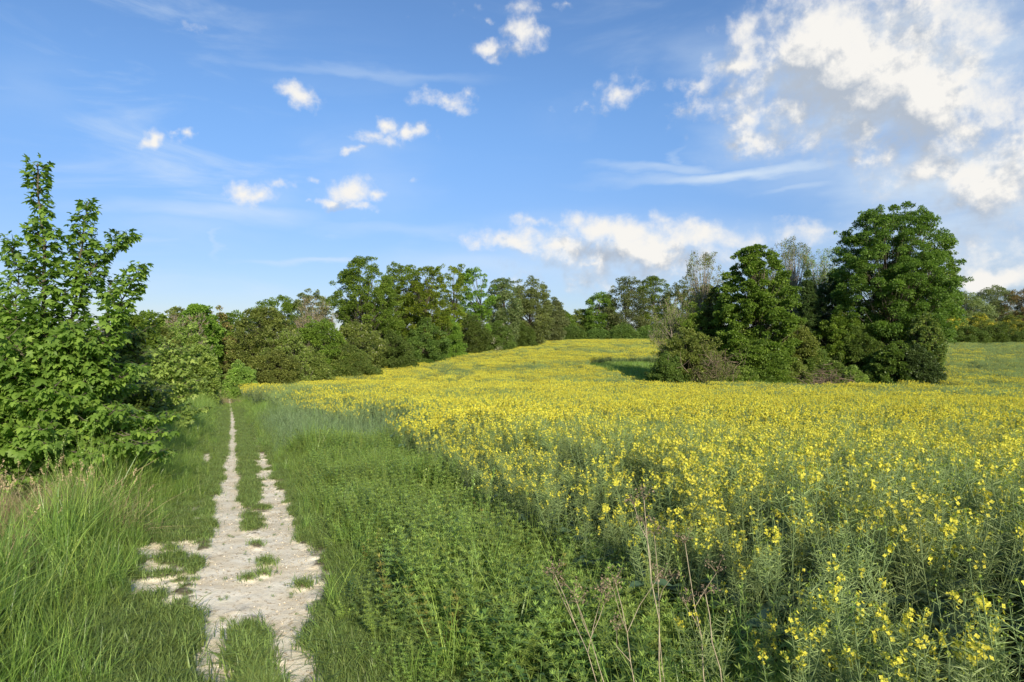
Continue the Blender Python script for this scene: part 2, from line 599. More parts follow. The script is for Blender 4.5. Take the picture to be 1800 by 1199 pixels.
CLEAR = [(8.2, 43.6), (12, 42.6), (20, 42.4), (27.5, 43.0), (30.5, 46), (33, 53), (31, 62), (25, 68), (17, 72), (11, 73), (7.6, 70), (7.2, 64), (8.4, 58), (8.7, 50)]
def in_poly(X, Y, poly):
    ins = np.zeros(X.shape, bool)
    n = len(poly)
    for i in range(n):
        (x0, y0), (x1, y1) = poly[i], poly[(i + 1) % n]
        c = ((y0 > Y) != (y1 > Y)) & (X < (x1 - x0) * (Y - y0) / (y1 - y0 + 1e-12) + x0)
        ins ^= c
    return ins


def crop_edge(Y):
    return np.interp(Y, [0, 2, 3, 5, 8, 11, 14, 17, 25, 48], [1.75, 1.8, 2.05, 2.4, 2.6, 2.75, 3.4, 3.2, 2.0, 1.3])


def in_crop(X, Y):
    wob = (vnoise(X, Y, 1.3, 11, 3) - .5) * .7
    a = cpath(X, Y) > crop_edge(Y) + wob
    b = np.where(Y > 47, X > hedge_x(Y) + 1.2 + wob, True)
    thin = (vnoise(X, Y, 1.9, 15, 2) > .17) | (Y < 6)
    return a & b & thin & (Y < 168 + wob * 6) & ~in_poly(X + wob, Y + wob, CLEAR)


def rut(X, Y):
    """depth of the trodden hollows"""
    return np.clip(bare(X, Y), 0, 1)


# ------------------------------------------------------------------ ground
def spaced(a, b, d0, grow, lo=None):
    out = [a]
    d = d0
    while out[-1] < b:
        out.append(out[-1] + d)
        d *= grow
    return out


ys = sorted(set([-y for y in spaced(0, 900, .8, 1.12)] + spaced(0, 2800, .25, 1.018)))
xs = sorted(set([-x for x in spaced(0, 2600, .25, 1.035)] + spaced(0, 2600, .25, 1.035)))
XX, YY = np.meshgrid(np.array(xs), np.array(ys))
ZZ = hgt(XX, YY)
g = Geo()
nx, ny = len(xs), len(ys)
ii = (np.arange(ny - 1)[:, None] * nx + np.arange(nx - 1)[None])
g.add(np.stack([XX, YY, ZZ], -1).reshape(-1, 3), np.stack([ii, ii + 1, ii + nx + 1, ii + nx], -1).reshape(-1, 4))

m, N = new_mat('earth and field')
geo = N.node('ShaderNodeNewGeometry')
pos = geo.outputs['Position']
n_a = N.noise(pos, 1.7, 7, .6)
n_b = N.noise(pos, .12, 5, .6)
n_c = N.noise(pos, 14, 5, .65)
soil = N.mix(n_c, (.045, .034, .022, 1), (.11, .085, .055, 1))
green = N.mix(n_c, (.035, .060, .014, 1), (.080, .115, .030, 1))
col = N.mix(N.rng(n_a, .36, .56), soil, green)
farc = N.mix(N.rng(n_b, .35, .65), (.065, .105, .030, 1), (.10, .145, .04, 1))
dist = N.vmath('LENGTH', pos)
col = N.mix(N.rng(dist, 40, 110), col, farc)
p = N.node('ShaderNodeBsdfPrincipled')
N.put(p.inputs['Base Color'], col)
p.inputs['Roughness'].default_value = .95
p.inputs['Specular IOR Level'].default_value = .1
b = N.node('ShaderNodeBump')
b.inputs['Strength'].default_value = .8
b.inputs['Distance'].default_value = .05
N.put(b.inputs['Height'], n_c)
N.t.links.new(b.outputs[0], p.inputs['Normal'])
o = N.node('ShaderNodeOutputMaterial')
N.t.links.new(p.outputs[0], o.inputs[0])
M['ground'] = m
tag(g.build('ground', m, smooth=True), 'grassy field soil around the footpath', 'ground', kind='structure')

# ------------------------------------------------------------------ chalk footpath
cc = np.arange(-.95, 1.06, .028)
yy = [1.2]
while yy[-1] < 50:
    yy.append(yy[-1] + max(.024, .0042 * yy[-1]))
yy = np.array(yy)
CC, YP = np.meshgrid(cc, yy)
XP = path_x(YP) + CC
ZB = hgt(XP, YP)
bz = bare(XP, YP)
ZP = ZB + .03 + (1 - bz) * .022 - .012 * bz + (vnoise(XP, YP, .20, 21, 4) - .5) * .014 + (vnoise(XP, YP, .035, 23, 2) - .5) * .005
edge = np.clip((np.abs(CC - .05) - .82) / .16, 0, 1)
ZP = ZP - edge * .09
g = Geo()
nx, ny = len(cc), len(yy)
ii = (np.arange(ny - 1)[:, None] * nx + np.arange(nx - 1)[None])
g.add(np.stack([XP, YP, ZP], -1).reshape(-1, 3), np.stack([ii, ii + 1, ii + nx + 1, ii + nx], -1).reshape(-1, 4))
me = g.mesh('path', [])
a = me.attributes.new('bare', 'FLOAT', 'POINT')
a.data.foreach_set('value', bz.astype(np.float32).ravel())
m, N = new_mat('trodden chalk')
geo = N.node('ShaderNodeNewGeometry')
pos = geo.outputs['Position']
ab = N.node('ShaderNodeAttribute', attribute_name='bare')
n1 = N.noise(pos, 3.2, 6, .65)
n2 = N.noise(pos, 26, 6, .7)
n3 = N.noise(pos, 130, 4, .7)
chalk = N.mix(N.rng(n1, .3, .7), (.74, .64, .47, 1), (.93, .87, .72, 1))
chalk = N.mix(N.rng(n2, .54, .66), chalk, (.44, .34, .21, 1))
chalk = N.mix(N.rng(n3, .35, .66), N.mix(1.0, chalk, (.90, .87, .80, 1), 'MULTIPLY'), chalk)
vo = N.node('ShaderNodeTexVoronoi')
N.put(vo.inputs['Vector'], pos)
vo.inputs['Scale'].default_value = 34
vo.inputs['Randomness'].default_value = 1
chalk = N.mix(N.math('MULTIPLY', N.rng(vo.outputs['Distance'], .26, .10), N.rng(n1, .45, .6)), chalk, (.78, .74, .66, 1))
soil = N.mix(n2, (.09, .075, .045, 1), (.20, .165, .11, 1))
f = N.rng(N.math('ADD', ab.outputs['Fac'], N.math('MULTIPLY', N.math('SUBTRACT', n2, .5), .9)), .22, .62)
p = N.node('ShaderNodeBsdfPrincipled')
N.put(p.inputs['Base Color'], N.mix(f, soil, chalk))
p.inputs['Roughness'].default_value = .95
p.inputs['Specular IOR Level'].default_value = .1
b = N.node('ShaderNodeBump')
b.inputs['Strength'].default_value = .6
b.inputs['Distance'].default_value = .012
N.put(b.inputs['Height'], N.math('ADD', n2, N.math('MULTIPLY', n3, .5)))
N.t.links.new(b.outputs[0], p.inputs['Normal'])
o = N.node('ShaderNodeOutputMaterial')
N.t.links.new(p.outputs[0], o.inputs[0])
me.materials.append(m)
me.shade_smooth()
o = bpy.data.objects.new('path', me)
C.objects.link(o)
tag(o, 'white chalk footpath with two trodden ruts', 'path', kind='structure')

# chalk crumbs lying on the path
r = np.random.default_rng(4)
g = Geo()
n = 9000
Yc = 3.0 + 11 * r.random(n) ** 1.6
Cc = r.uniform(-.7, .85, n)
Xc = path_x(Yc) + Cc
keep = (bare(Xc, Yc) > .35) & (vnoise(Xc, Yc, .4, 31, 2) + r.random(n) * .5 > .66)
Xc, Yc = Xc[keep], Yc[keep]
n = len(Xc)
Zc = hgt(Xc, Yc) + .022
oc_v = np.array([(1, 0, 0), (0, 1, 0), (-1, 0, 0), (0, -1, 0), (0, 0, .8), (0, 0, -.6), (.6, .6, .3), (-.6, .5, .35)])
oc_f = np.array([(0, 6, 4), (6, 1, 4), (1, 7, 4), (7, 2, 4), (2, 3, 4), (3, 0, 4), (0, 5, 1), (1, 5, 2), (2, 5, 3), (3, 5, 0), (0, 1, 6), (1, 2, 7)])
an = r.random(n) * 6.28
stamp(g, oc_v, oc_f, np.stack([Xc, Yc, Zc], -1), np.stack([np.cos(an), np.sin(an), r.normal(0, .2, n)], -1), np.array([0, 0, 1.]), .003 + .010 * r.random(n) ** 4, r.uniform(.5, 1.15, n))
M['chalk'] = plain_mat('chalk crumb', (.45, .39, .30), (.68, .63, .53), 60, .95)
tag(g.build('chalk_gravel', M['chalk']), 'small chalk crumbs scattered over the trodden path', 'gravel', kind='stuff')
# ------------------------------------------------------------------ trees and bushes
GROUPS = {'hedge_tree': 'trees rising from the hedges', 'hawthorn_bush': 'bushes of the hedges beside the path and crop', 'bare_tree': 'thin half bare trees', 'oak_tree': 'big trees of the left-hand row',
          'ivy_tree': 'ivy covered trees', 'far_tree': 'trees beyond the far hedges', 'far_bush': 'low bushes of the far hedges', 'elder_bush': 'bushes at the foot of the tree clump',
          'gorse_bush': 'yellow blossoming bushes', 'field_tree': 'big trees of the clump'}
DENSE_P, DENSE_L, LEAF_S = 1.8, 1.5, .88


def crown_profile(t, shape):
    t = np.clip(t, 0, 1)
    if shape == 'round':
        return np.where(t < .42, .74 + .26 * np.sin(t / .42 * np.pi / 2), np.sqrt(np.clip(1 - ((t - .42) / .6) ** 2, 0, 1)))
    if shape == 'cone':
        return (1 - t) ** .75 * .95 + .06
    if shape == 'vase':
        return np.sqrt(np.clip(1 - ((t - .6) / (.62)) ** 2, .02, 1))
    if shape == 'dome':
        return np.sqrt(np.clip(1 - t ** 2.2, 0, 1))
    if shape == 'column':
        return np.clip(1 - (np.abs(2 * t - 1)) ** 3.2, .05, 1) ** .6
    return np.ones_like(t)


def plant_tree(name, label, cat, px, Y, top, wid, mat, seed, shape='round', bottom=.12, leaf=.16, pads=150, per=110, pad=.15, bark='bark', fill=.30,
               stems=1, trunk_r=None, group=None, flat=.75, twigs=0, lump=.28, depth=1.0, mat2=None, frac2=.0, dz=0, limb=True, lean=0.0, flowers=0, limb_r=1.0):
    """px, top, wid are read off the photo and turned into metres at depth Y"""
    r = np.random.default_rng(seed)
    airy = twigs >= 3
    if airy:
        flat, pad, pads, leaf = 1.5, pad * 1.25, int(pads * 1.3), leaf * .9
    if shape == 'dome':
        lump = max(lump, .45)
    X = at(px, Y)
    z0 = h1(X, Y) + dz
    H = ztop(top, Y) - z0
    R = wid / 2 / F * Y
    root = empty(name, (X, Y, z0 - .05))
    tag(root, label, cat, group or GROUPS.get(name))
    tr = trunk_r or .011 * H + .012 * R
    # trunk(s)
    tg = Geo()
    stem_lines = []
    for s in range(stems):
        a = r.random() * 6.28
        sp = (0 if stems == 1 else R * .35)
        base = np.array([np.cos(a) * sp * .25, np.sin(a) * sp * .25, 0])
        tip = np.array([np.cos(a) * sp * .9 + lean * H + r.normal(0, .03) * H, np.sin(a) * sp + r.normal(0, .03) * H, H * r.uniform(.80, .9)])
        k = 9
        s_ = np.linspace(0, 1, k)[:, None]
        line = base + (tip - base) * s_ + np.cumsum(r.normal(0, .010 * H, (k, 3)), 0) * s_ * [1, 1, .2]
        stem_lines.append(line)
        rr = tr / math.sqrt(stems) * (1 - .82 * np.linspace(0, 1, k)) * (1 + .5 * np.exp(-np.linspace(0, 1, k) * 18))
        tube(tg, line, rr, 8)
    # lumpy outline
    la = r.random(9) * 6.28
    lt = r.random(9)
    ls = r.uniform(-1, 1, 9)

    def lumps(a, t):
        s = 0
        for i in range(9):
            da = np.angle(np.exp(1j * (a - la[i])))
            s = s + ls[i] * np.exp(-(da / .7) ** 2 - ((t - lt[i]) / .16) ** 2)
        return 1 + lump * s
    # pads of foliage through the crown
    n = int(pads * DENSE_P)
    t = r.random(n * 4)
    w = crown_profile(t, shape) + .12
    t = t[r.random(n * 4) < w / w.max()][:n]
    n = len(t)
    a = r.random(n) * 6.28
    rad = crown_profile(t, shape) * lumps(a, t)
    inner = r.random(n) < fill
    q = np.where(inner, r.random(n) ** .6 * .75, r.uniform(.78, 1.0, n))
    pr = pad * R * r.uniform(.65, 1.35, n) * (1 - .35 * t)
    stray = (~inner) & (r.random(n) < .22)
    q = np.where(stray, q * r.uniform(1.05, 1.22, n), q)
    pr = np.where(stray, pr * .55, pr)
    rr_ = np.maximum(rad * R - pr * .6, 0) * q
    zc = H * (bottom + (1 - bottom) * t) - pr * flat * t
    if shape == 'dome':
        zc = zc * np.clip(.90 + .16 * (lumps(a, .5 + 0 * a) - 1) / lump + r.normal(0, .03, n), .7, 1.06)
    cx = rr_ * np.cos(a) + lean * zc
    cy = rr_ * np.sin(a) * depth
    cen = np.stack([cx, cy, zc], -1)
    # limbs: from a stem out to the pads
    if limb:
        for i in range(n):
            if i % (2 if twigs == 0 else 1) and n > 40 and twigs == 0:
                continue
            L = stem_lines[r.integers(stems)]
            ts = np.clip(t[i] * .75 * (1 - bottom) + bottom * .7 - .02, .05, .95)
            zi = ts * (len(L) - 1)
            i0 = int(zi)
            st = L[i0] * (1 - (zi - i0)) + L[min(i0 + 1, len(L) - 1)] * (zi - i0)
            en = cen[i]
            mid = st * .5 + en * .5 + r.normal(0, .05 * R, 3) + [0, 0, -.04 * H]
            s5 = np.linspace(0, 1, 5)[:, None]
            line = st * (1 - s5) ** 2 + 2 * mid * s5 * (1 - s5) + en * s5 ** 2
            br = tr * .30 * limb_r * (1 - .5 * ts)
            tube(tg, line, br * (1 - .85 * s5[:, 0]), 4)
    # bare twigs standing out of the crown
    if twigs:
        for i in range(n):
            for k in range(twigs):
                d = norm(np.array([cx[i] * .6, cy[i] * .6, abs(R) * .9]) / R + r.normal(0, .35, 3))
                l = pr[i] * r.uniform(1.0, 2.2)
                p0 = cen[i] + r.normal(0, .2, 3) * pr[i]
                p1 = p0 + d * l * .5 + r.normal(0, .06, 3) * l
                p2 = p0 + d * l
                tube(tg, [p0, p1, p2], [.014, .009, .003], 3)
    tg.build('trunk' if stems == 1 else 'stems', M[bark], root, smooth=True)
    # leaves
    cnt = np.maximum(3, (per * DENSE_L * (pr / pr.mean()) ** 2 * r.uniform(.7, 1.3, n)).astype(int))
    idx = np.repeat(np.arange(n), cnt)
    k = len(idx)
    u = norm(r.normal(0, 1, (k, 3)))
    u[:, 2] = np.where(r.random(k) < (.5 if airy else .68), np.abs(u[:, 2]), u[:, 2])
    rr3 = r.uniform(.35, 1.08, k) ** .7 * (r.uniform(.7, 1.3, k) if airy else 1)
    off = u * rr3[:, None] * pr[idx][:, None] * [1, 1, flat]
    ps = cen[idx] + off
    outw = norm(np.stack([cx[idx], cy[idx], np.zeros(k)], -1) + 1e-6)
    fw = norm(u * .9 + outw * .5 + r.normal(0, .6, (k, 3)) + [0, 0, -.25])
    up = norm(u * .8 + [0, 0, .9] + r.normal(0, .55, (k, 3)))
    padt = r.normal(1, .12, n)
    tint = np.clip(padt[idx] * r.normal(1, .16, k), .5, 1.6)
    size = leaf * LEAF_S * r.uniform(.6, 1.35, k)
    ok = ps[:, 2] > .02
    lg = Geo()
    sel2 = (r.random(k) < frac2) if frac2 <= 0 or flowers == 0 else ((r.random(n) < frac2)[idx] & (r.random(k) < .6))
    for mi, msk in ((0, ok & ~sel2), (1, ok & sel2)):
        if msk.any():
            half = r.random(k) < .5
            for tv, tf, mm in ((LEAF_V, LEAF_F, msk & half), (SIMPLE_V, SIMPLE_F, msk & ~half)):
                stamp(lg, tv, tf, ps[mm], fw[mm], up[mm], size[mm], tint[mm], mi)
    lg.build('crown', [M[mat]] + ([M[mat2]] if mat2 else []), root)
    return root


# ---- young sycamores beside the path: real leaf shapes on twigs
def shoot(tg, lg, r, line, rad, first, lat, leaf, dens, tint0=1.0, droop=.25):
    """a leader with side twigs carrying opposite pairs of leaves; lat(s) is the twig length at s"""
    line = np.asarray(line, float)
    seg = np.linalg.norm(np.diff(line, axis=0), axis=1)
    cum = np.concatenate([[0], np.cumsum(seg)])
    L = cum[-1]

    def pt(d):
        return np.array([np.interp(d, cum, line[:, k]) for k in range(3)])
    tube(tg, line, rad * (1 - .88 * cum / L), 6)
    P_, FW, UP, SZ, TT = [], [], [], [], []

    def leafpair(p, d, size):
        s = norm(np.cross(d, [0, 0, 1]) + r.normal(0, .3, 3))
        for sg in (-1, 1):
            f = norm(s * sg * .9 + d * .55 + [0, 0, -droop] + r.normal(0, .35, 3))
            pet = p + f * size * .55
            P_.append(pet)
            FW.append(norm(f + [0, 0, -.45]))
            UP.append(norm(np.array([0, 0, 1.0]) + r.normal(0, .35, 3) + f * .25))
            SZ.append(size * r.uniform(.7, 1.2))
            TT.append(tint0 * r.normal(1, .22))
    d = first
    while d < L:
        s = d / L
        p = pt(d)
        ax = norm(pt(min(d + .05, L)) - pt(max(d - .05, 0)))
        tl = lat(s) * r.uniform(.6, 1.25)
        na = 2 if tl > .06 else 1
        a0 = r.random() * 6.28
        for k in range(na):
            a = a0 + k * math.pi + r.normal(0, .4)
            q = norm(np.array([math.cos(a), math.sin(a), 0]) * 1.0 + ax * .55 + [0, 0, .15])
            if tl > .05:
                e = p + q * tl + [0, 0, .12 * tl]
                mid = p + q * tl * .5 + r.normal(0, .03, 3) * tl
                tube(tg, [p, mid, e], [.006, .004, .002], 3)
                dd = min(.06, tl * .5)
                while dd < tl * 1.02:
                    leafpair(p + (e - p) * (dd / tl), q, leaf * (1.1 - .35 * dd / tl * (tl < .3)))
                    dd += .075 / dens
                leafpair(e, q, leaf * .7)
            else:
                leafpair(p, norm(q + ax), leaf * (.55 + .45 * (1 - s)))
        d += (.055 + .04 * tl) / dens * 1.2
    leafpair(pt(L), norm(line[-1] - line[-2]), leaf * .55)
    stamp(lg, MAPLE_V, MAPLE_F, P_, FW, np.array(UP), SZ, np.clip(TT, .5, 1.6))


def pxp(px, py, Y, root):
    return np.array([at(px, Y), Y, ztop(py, Y)]) - np.asarray(root)


def sapling():
    r = np.random.default_rng(77)
    Y = 7.6
    X = at(85, Y)
    z0 = h1(X, Y)
    R0 = (X, Y, z0)
    root = empty('sycamore_sapling', R0)
    tag(root, 'tall young sycamore with three leafy leader shoots at the far left of the path', 'tree')
    tg, lg = Geo(), Geo()
    B = np.zeros(3)
    fork = pxp(85, 760, Y, R0)
    Q = lambda px, py, dy=0: pxp(px, py, Y + dy, R0)
    # leaders traced at their own depth: tip positions of the photo
    leaders = [
        ([B, fork, Q(80, 600), Q(78, 470), Q(72, 370), Q(66, 288)], .045, lambda s: .09 + .42 * (1 - s) ** 1.1 if s < .80 else .09, .118),
        ([fork, Q(110, 660, .2), Q(132, 540, .3), Q(140, 440, .3), Q(158, 352, .3)], .03, lambda s: .07 + .28 * (1 - s) ** 1.0, .112),
        ([Q(135, 545, .3), Q(165, 465, .3), Q(195, 435, .2), Q(226, 418, .2)], .014, lambda s: .12 + .10 * (1 - s), .105),
        ([fork, Q(150, 680, -.1), Q(200, 560, -.1), Q(232, 505, -.1), Q(250, 468, -.1)], .028, lambda s: .09 + .28 * (1 - s) ** .9, .115),
        ([Q(190, 575, .3), Q(192, 530, .5), Q(196, 492, .5)], .012, lambda s: .12, .10),
        ([fork, Q(40, 680, .3), Q(0, 580, .4), Q(-30, 500, .4)], .028, lambda s: .14 + .42 * (1 - s), .118),
        ([Q(40, 640, .1), Q(30, 560, 0), Q(28, 470, 0), Q(22, 425, 0)], .014, lambda s: .10 + .12 * (1 - s), .105),
        ([B, Q(30, 740, -.3), Q(-40, 660, -.5), Q(-90, 600, -.5)], .028, lambda s: .2 + .4 * (1 - s), .12),
    ]
    for ln, rad, lat, lf in leaders:
        ln = np.array(ln)
        s_ = np.linspace(0, 1, len(ln) * 3)
        k = np.linspace(0, 1, len(ln))
        fine = np.stack([np.interp(s_, k, ln[:, j]) for j in range(3)], -1)
        fine[1:-1] = (fine[:-2] + fine[1:-1] * 2 + fine[2:]) / 4
        fine[1:-1] += r.normal(0, .012, (len(fine) - 2, 3))
        shoot(tg, lg, r, fine, rad, .25, lat, lf * .82, 1.75)
    # low spreading branches that hang over the long grass
    for i in range(92):
        a = r.uniform(0, 6.28)
        zz = r.uniform(.45, 1.85)
        Ls = r.uniform(.6, 1.3) * (1.15 - .22 * zz)
        p0 = np.array([0, 0, zz * .6]) + r.normal(0, .05, 3)
        e = np.array([math.cos(a) * Ls, math.sin(a) * Ls * .85, zz + .1 + .25 * Ls * r.uniform(-.6, 1)])
        mid = (p0 + e) / 2 + [0, 0, .22]
        s5 = np.linspace(0, 1, 7)[:, None]
        line = p0 * (1 - s5) ** 2 + 2 * mid * s5 * (1 - s5) + e * s5 ** 2
        shoot(tg, lg, r, line, .014, .25, lambda s: .14 + .2 * (1 - s), .102, 1.05, 1.0, .5)
    tg.build('trunk', M['bark'], root, smooth=True)
    lg.build('crown', M['maple'], root)


sapling()


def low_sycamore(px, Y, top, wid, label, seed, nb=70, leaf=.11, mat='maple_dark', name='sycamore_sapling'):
    r = np.random.default_rng(seed)
    X = at(px, Y)
    z0 = h1(X, Y)
    H = ztop(top, Y) - z0
    Rw = wid / 2 / F * Y
    root = empty(name, (X, Y, z0))
    tag(root, label, 'tree')
    tg, lg = Geo(), Geo()
    trunk = np.stack([r.normal(0, .02, 8).cumsum() * H * .3, r.normal(0, .02, 8).cumsum() * H * .3, np.linspace(0, H * .97, 8)], -1)
    shoot(tg, lg, r, trunk, .05, H * .45, lambda s: .15 + .5 * (1 - s), leaf, .8)
    for i in range(nb):
        a = r.uniform(0, 6.28)
        t = r.uniform(.12, .88)
        Ls = Rw * r.uniform(.55, 1.1) * math.sqrt(max(.05, 1 - max(0, t - .25) ** 2 * 1.6))
        p0 = np.array([np.interp(t * .7 * H, trunk[:, 2], trunk[:, 0]), np.interp(t * .7 * H, trunk[:, 2], trunk[:, 1]), t * .7 * H])
        e = np.array([math.cos(a) * Ls, math.sin(a) * Ls, t * H + .1 * Ls])
        mid = (p0 + e) / 2 + [0, 0, .12 * H * r.uniform(0, 1)]
        s5 = np.linspace(0, 1, 8)[:, None]
        line = p0 * (1 - s5) ** 2 + 2 * mid * s5 * (1 - s5) + e * s5 ** 2
        shoot(tg, lg, r, line, .018, Ls * .3, lambda s: .18 + .34 * (1 - s), leaf, .72, 1.0, .3)
    tg.build('trunk', M['bark'], root, smooth=True)
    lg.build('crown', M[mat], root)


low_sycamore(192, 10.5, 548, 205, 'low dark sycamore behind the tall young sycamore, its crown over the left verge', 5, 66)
low_sycamore(285, 15.0, 592, 150, 'small bushy sycamore on the left verge just past the low dark one', 6, 46, .10, 'pale')

T = plant_tree
# left hedge and the trees beyond it
T('hedge_tree', 'mid green round tree at the left picture edge behind the tall young sycamore', 'tree', -70, 20, 520, 330, 'oak', 101, pads=160, per=130, leaf=.14, pad=.17, bottom=.05)
T('hedge_tree', 'light green bush seen through the lower twigs of the tall young sycamore', 'tree', 120, 24, 590, 240, 'pale', 102, 'dome', 0, .13, 150, 120, .17, flat=.8)
T('hedge_tree', 'dark green hedge tree rising right of the low dark sycamore', 'tree', 232, 30, 552, 130, 'oak', 103, 'round', .05, .14, 150, 110, .18)
T('hedge_tree', 'green tree with a flat leafy top above the left hedge', 'tree', 350, 52, 534, 90, 'oak', 104, 'round', .1, .2, 120, 110, .2)
T('hawthorn_bush', 'pale green bush with bare brown twigs through it, left of the path gap', 'bush', 322, 38, 556, 120, 'pale', 105, 'dome', 0, .15, 170, 120, .17, twigs=2, flat=.8, bark='pale_bark')
T('hawthorn_bush', 'bright green bush forming the left side of the dark path gap', 'bush', 343, 33, 592, 82, 'pale', 106, 'dome', 0, .13, 130, 130, .2, flat=.8)
T('hawthorn_bush', 'olive bush between the left verge and the pale twiggy bush', 'bush', 262, 25, 612, 130, 'olive', 107, 'dome', 0, .13, 140, 120, .19, flat=.8)
T('bare_tree', 'nearly leafless pale twiggy tree standing above the left hedge', 'tree', 325, 44, 548, 80, 'brown', 108, 'vase', .2, .12, 60, 14, .2, twigs=5, bark='pale_bark', stems=3)
T('hedge_tree', 'brownish green tree just left of the path gap', 'tree', 378, 56, 536, 70, 'brown', 109, 'round', .02, .16, 110, 110, .22, frac2=.4, mat2='olive')
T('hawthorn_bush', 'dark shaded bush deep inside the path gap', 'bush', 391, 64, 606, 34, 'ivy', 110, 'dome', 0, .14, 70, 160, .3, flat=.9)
# row on the right of the gap
T('hawthorn_bush', 'low rounded light green bush at the right corner of the path gap', 'bush', 423, 47, 626, 62, 'pale', 120, 'dome', 0, .10, 130, 150, .2, flat=.85)
T('hawthorn_bush', 'big domed olive bush with spiky twigs on top, right of the gap', 'bush', 462, 54, 520, 150, 'olive', 121, 'dome', 0, .16, 240, 150, .14, twigs=1, flat=.8)
T('hawthorn_bush', 'olive bush with pale bare branches low in its front', 'bush', 500, 53, 566, 110, 'olive', 122, 'dome', 0, .14, 160, 130, .17, twigs=2, flat=.8, bark='pale_bark')
T('hawthorn_bush', 'rounded green bush in the middle of the near right-hand hedge', 'bush', 560, 60, 544, 120, 'oak', 123, 'dome', 0, .15, 190, 130, .15, flat=.8)
T('hawthorn_bush', 'wide green bush in front of the tallest left-hand trees', 'bush', 622, 65, 556, 110, 'olive', 124, 'dome', 0, .15, 190, 130, .15, flat=.8, mat2='may', frac2=.03)
T('hawthorn_bush', 'dark low bush under the tallest left-hand trees, on the crop edge', 'bush', 688, 73, 580, 100, 'hedge', 125, 'dome', 0, .15, 170, 130, .16, flat=.8)
T('hedge_tree', 'grey green tree top showing behind the near right-hand hedge', 'tree', 545, 84, 508, 90, 'grey', 126, 'round', .1, .2, 130, 110, .17)
T('hedge_tree', 'dark green low tree behind the big domed bush', 'tree', 490, 82, 519, 120, 'oak', 127, 'round', .1, .2, 130, 110, .17)
T('bare_tree', 'brown half bare tree left of the tallest left-hand tree', 'tree', 556, 72, 520, 70, 'brown', 128, 'vase', .1, .14, 70, 26, .2, twigs=5, bark='pale_bark', stems=3)
T('oak_tree', 'tallest broad dark green tree of the left-hand row', 'tree', 642, 78, 450, 126, 'oak', 130, 'round', .12, .19, 230, 150, .15, lump=.34, limb_r=1.2)
T('oak_tree', 'broad green tree with a rounded top right of the tallest left-hand tree', 'tree', 706, 84, 458, 104, 'oak', 131, 'round', .08, .19, 200, 140, .16, mat2='lime', frac2=.25)
T('lime_tree', 'bright yellow green tree in the middle of the left-hand row', 'tree', 752, 82, 466, 84, 'lime', 132, 'round', .1, .18, 150, 110, .17, mat2='oak', frac2=.25, lump=.4)
T('oak_tree', 'open crowned tree with sky showing through its limbs', 'tree', 790, 92, 462, 66, 'lime', 133, 'vase', .25, .2, 70, 90, .18, stems=2, lump=.4)
T('oak_tree', 'tall narrow tree with a tufted top in the left-hand row', 'tree', 832, 100, 469, 74, 'oak', 134, 'round', .2, .22, 100, 120, .18, stems=2, lump=.4)
T('ivy_tree', 'dull green ivy hung tree with two pale stems', 'tree', 884, 108, 484, 64, 'grey', 135, 'column', .03, .22, 150, 120, .22, mat2='ivy', frac2=.25, lump=.35)
T('ivy_tree', 'tall dull olive tree ending the left-hand row at the crop corner', 'tree', 932, 116, 484, 78, 'grey', 136, 'column', .03, .22, 190, 130, .20, mat2='olive', frac2=.4, lump=.35)
T('hedge_tree', 'lower green tree sloping down right of the last tall olive tree', 'tree', 968, 136, 522, 66, 'grey', 137, 'round', .03, .26, 130, 110, .2)
T('hawthorn_bush', 'dark green bush left of the bright yellow green tree base', 'bush', 742, 80, 556, 90, 'hedge', 140, 'dome', 0, .16, 170, 130, .17, flat=.85)
T('hawthorn_bush', 'leafy green bush in front of the bright yellow green tree', 'bush', 782, 88, 540, 80, 'oak', 141, 'dome', 0, .17, 150, 120, .18, flat=.85)
T('hawthorn_bush', 'dark bush under the tall narrow tree', 'bush', 826, 96, 545, 86, 'hedge', 142, 'dome', 0, .17, 150, 120, .18, flat=.85)
T('hawthorn_bush', 'hawthorn bush with white blossom at the crop edge under the ivy hung tree', 'bush', 874, 103, 556, 70, 'hedge', 143, 'dome', 0, .17, 140, 120, .2, flat=.85, mat2='may', frac2=.12, flowers=1)
T('hawthorn_bush', 'dark bush at the foot of the last tall olive tree', 'bush', 918, 112, 560, 64, 'hedge', 144, 'dome', 0, .18, 140, 120, .2, flat=.85)
# far hedge in the middle
far = [(985, 176, 545, 60, 'oak', 'small green tree left of the notch in the far tree line'), (1022, 184, 542, 56, 'olive', 'small olive tree right of the notch in the far tree line'),
       (1056, 180, 512, 66, 'oak', 'green tree rising left of the broadest far tree'), (1100, 178, 483, 84, 'grey', 'broadest far tree with airy crown and pale stems'),
       (1150, 180, 484, 76, 'oak', 'far green tree right of the broadest far tree'), (1196, 176, 492, 70, 'grey', 'far airy tree beside the left end of the tree clump'),
       (1240, 176, 500, 70, 'olive', 'far olive tree half behind the left end of the tree clump')]
for i, (px, Y, top, wid, mt, lb) in enumerate(far):
    T('far_tree', lb, 'tree', px, Y, top, wid, mt, 200 + i, 'round', .03, .34, 130, 110, .2, lump=.35, mat2='hedge', frac2=.2)
fb = [(958, 165, 'leftmost dark bush of the far hedge, beside the crop corner'), (1003, 168, 'dark bush of the far hedge under the notch'), (1048, 168, 'dark bush of the far hedge left of the broadest far tree'),
      (1095, 166, 'dark bush of the far hedge under the broadest far tree'), (1140, 168, 'dark bush of the far hedge right of the broadest far tree'), (1184, 166, 'rightmost dark bush of the far hedge, by the tree clump')]
for i, (px, Y, lb) in enumerate(fb):
    T('far_bush', lb, 'bush', px, Y, 564 + (i % 3) * 4, 66, 'hedge', 230 + i, 'dome', 0, .28, 110, 100, .24, flat=.9)

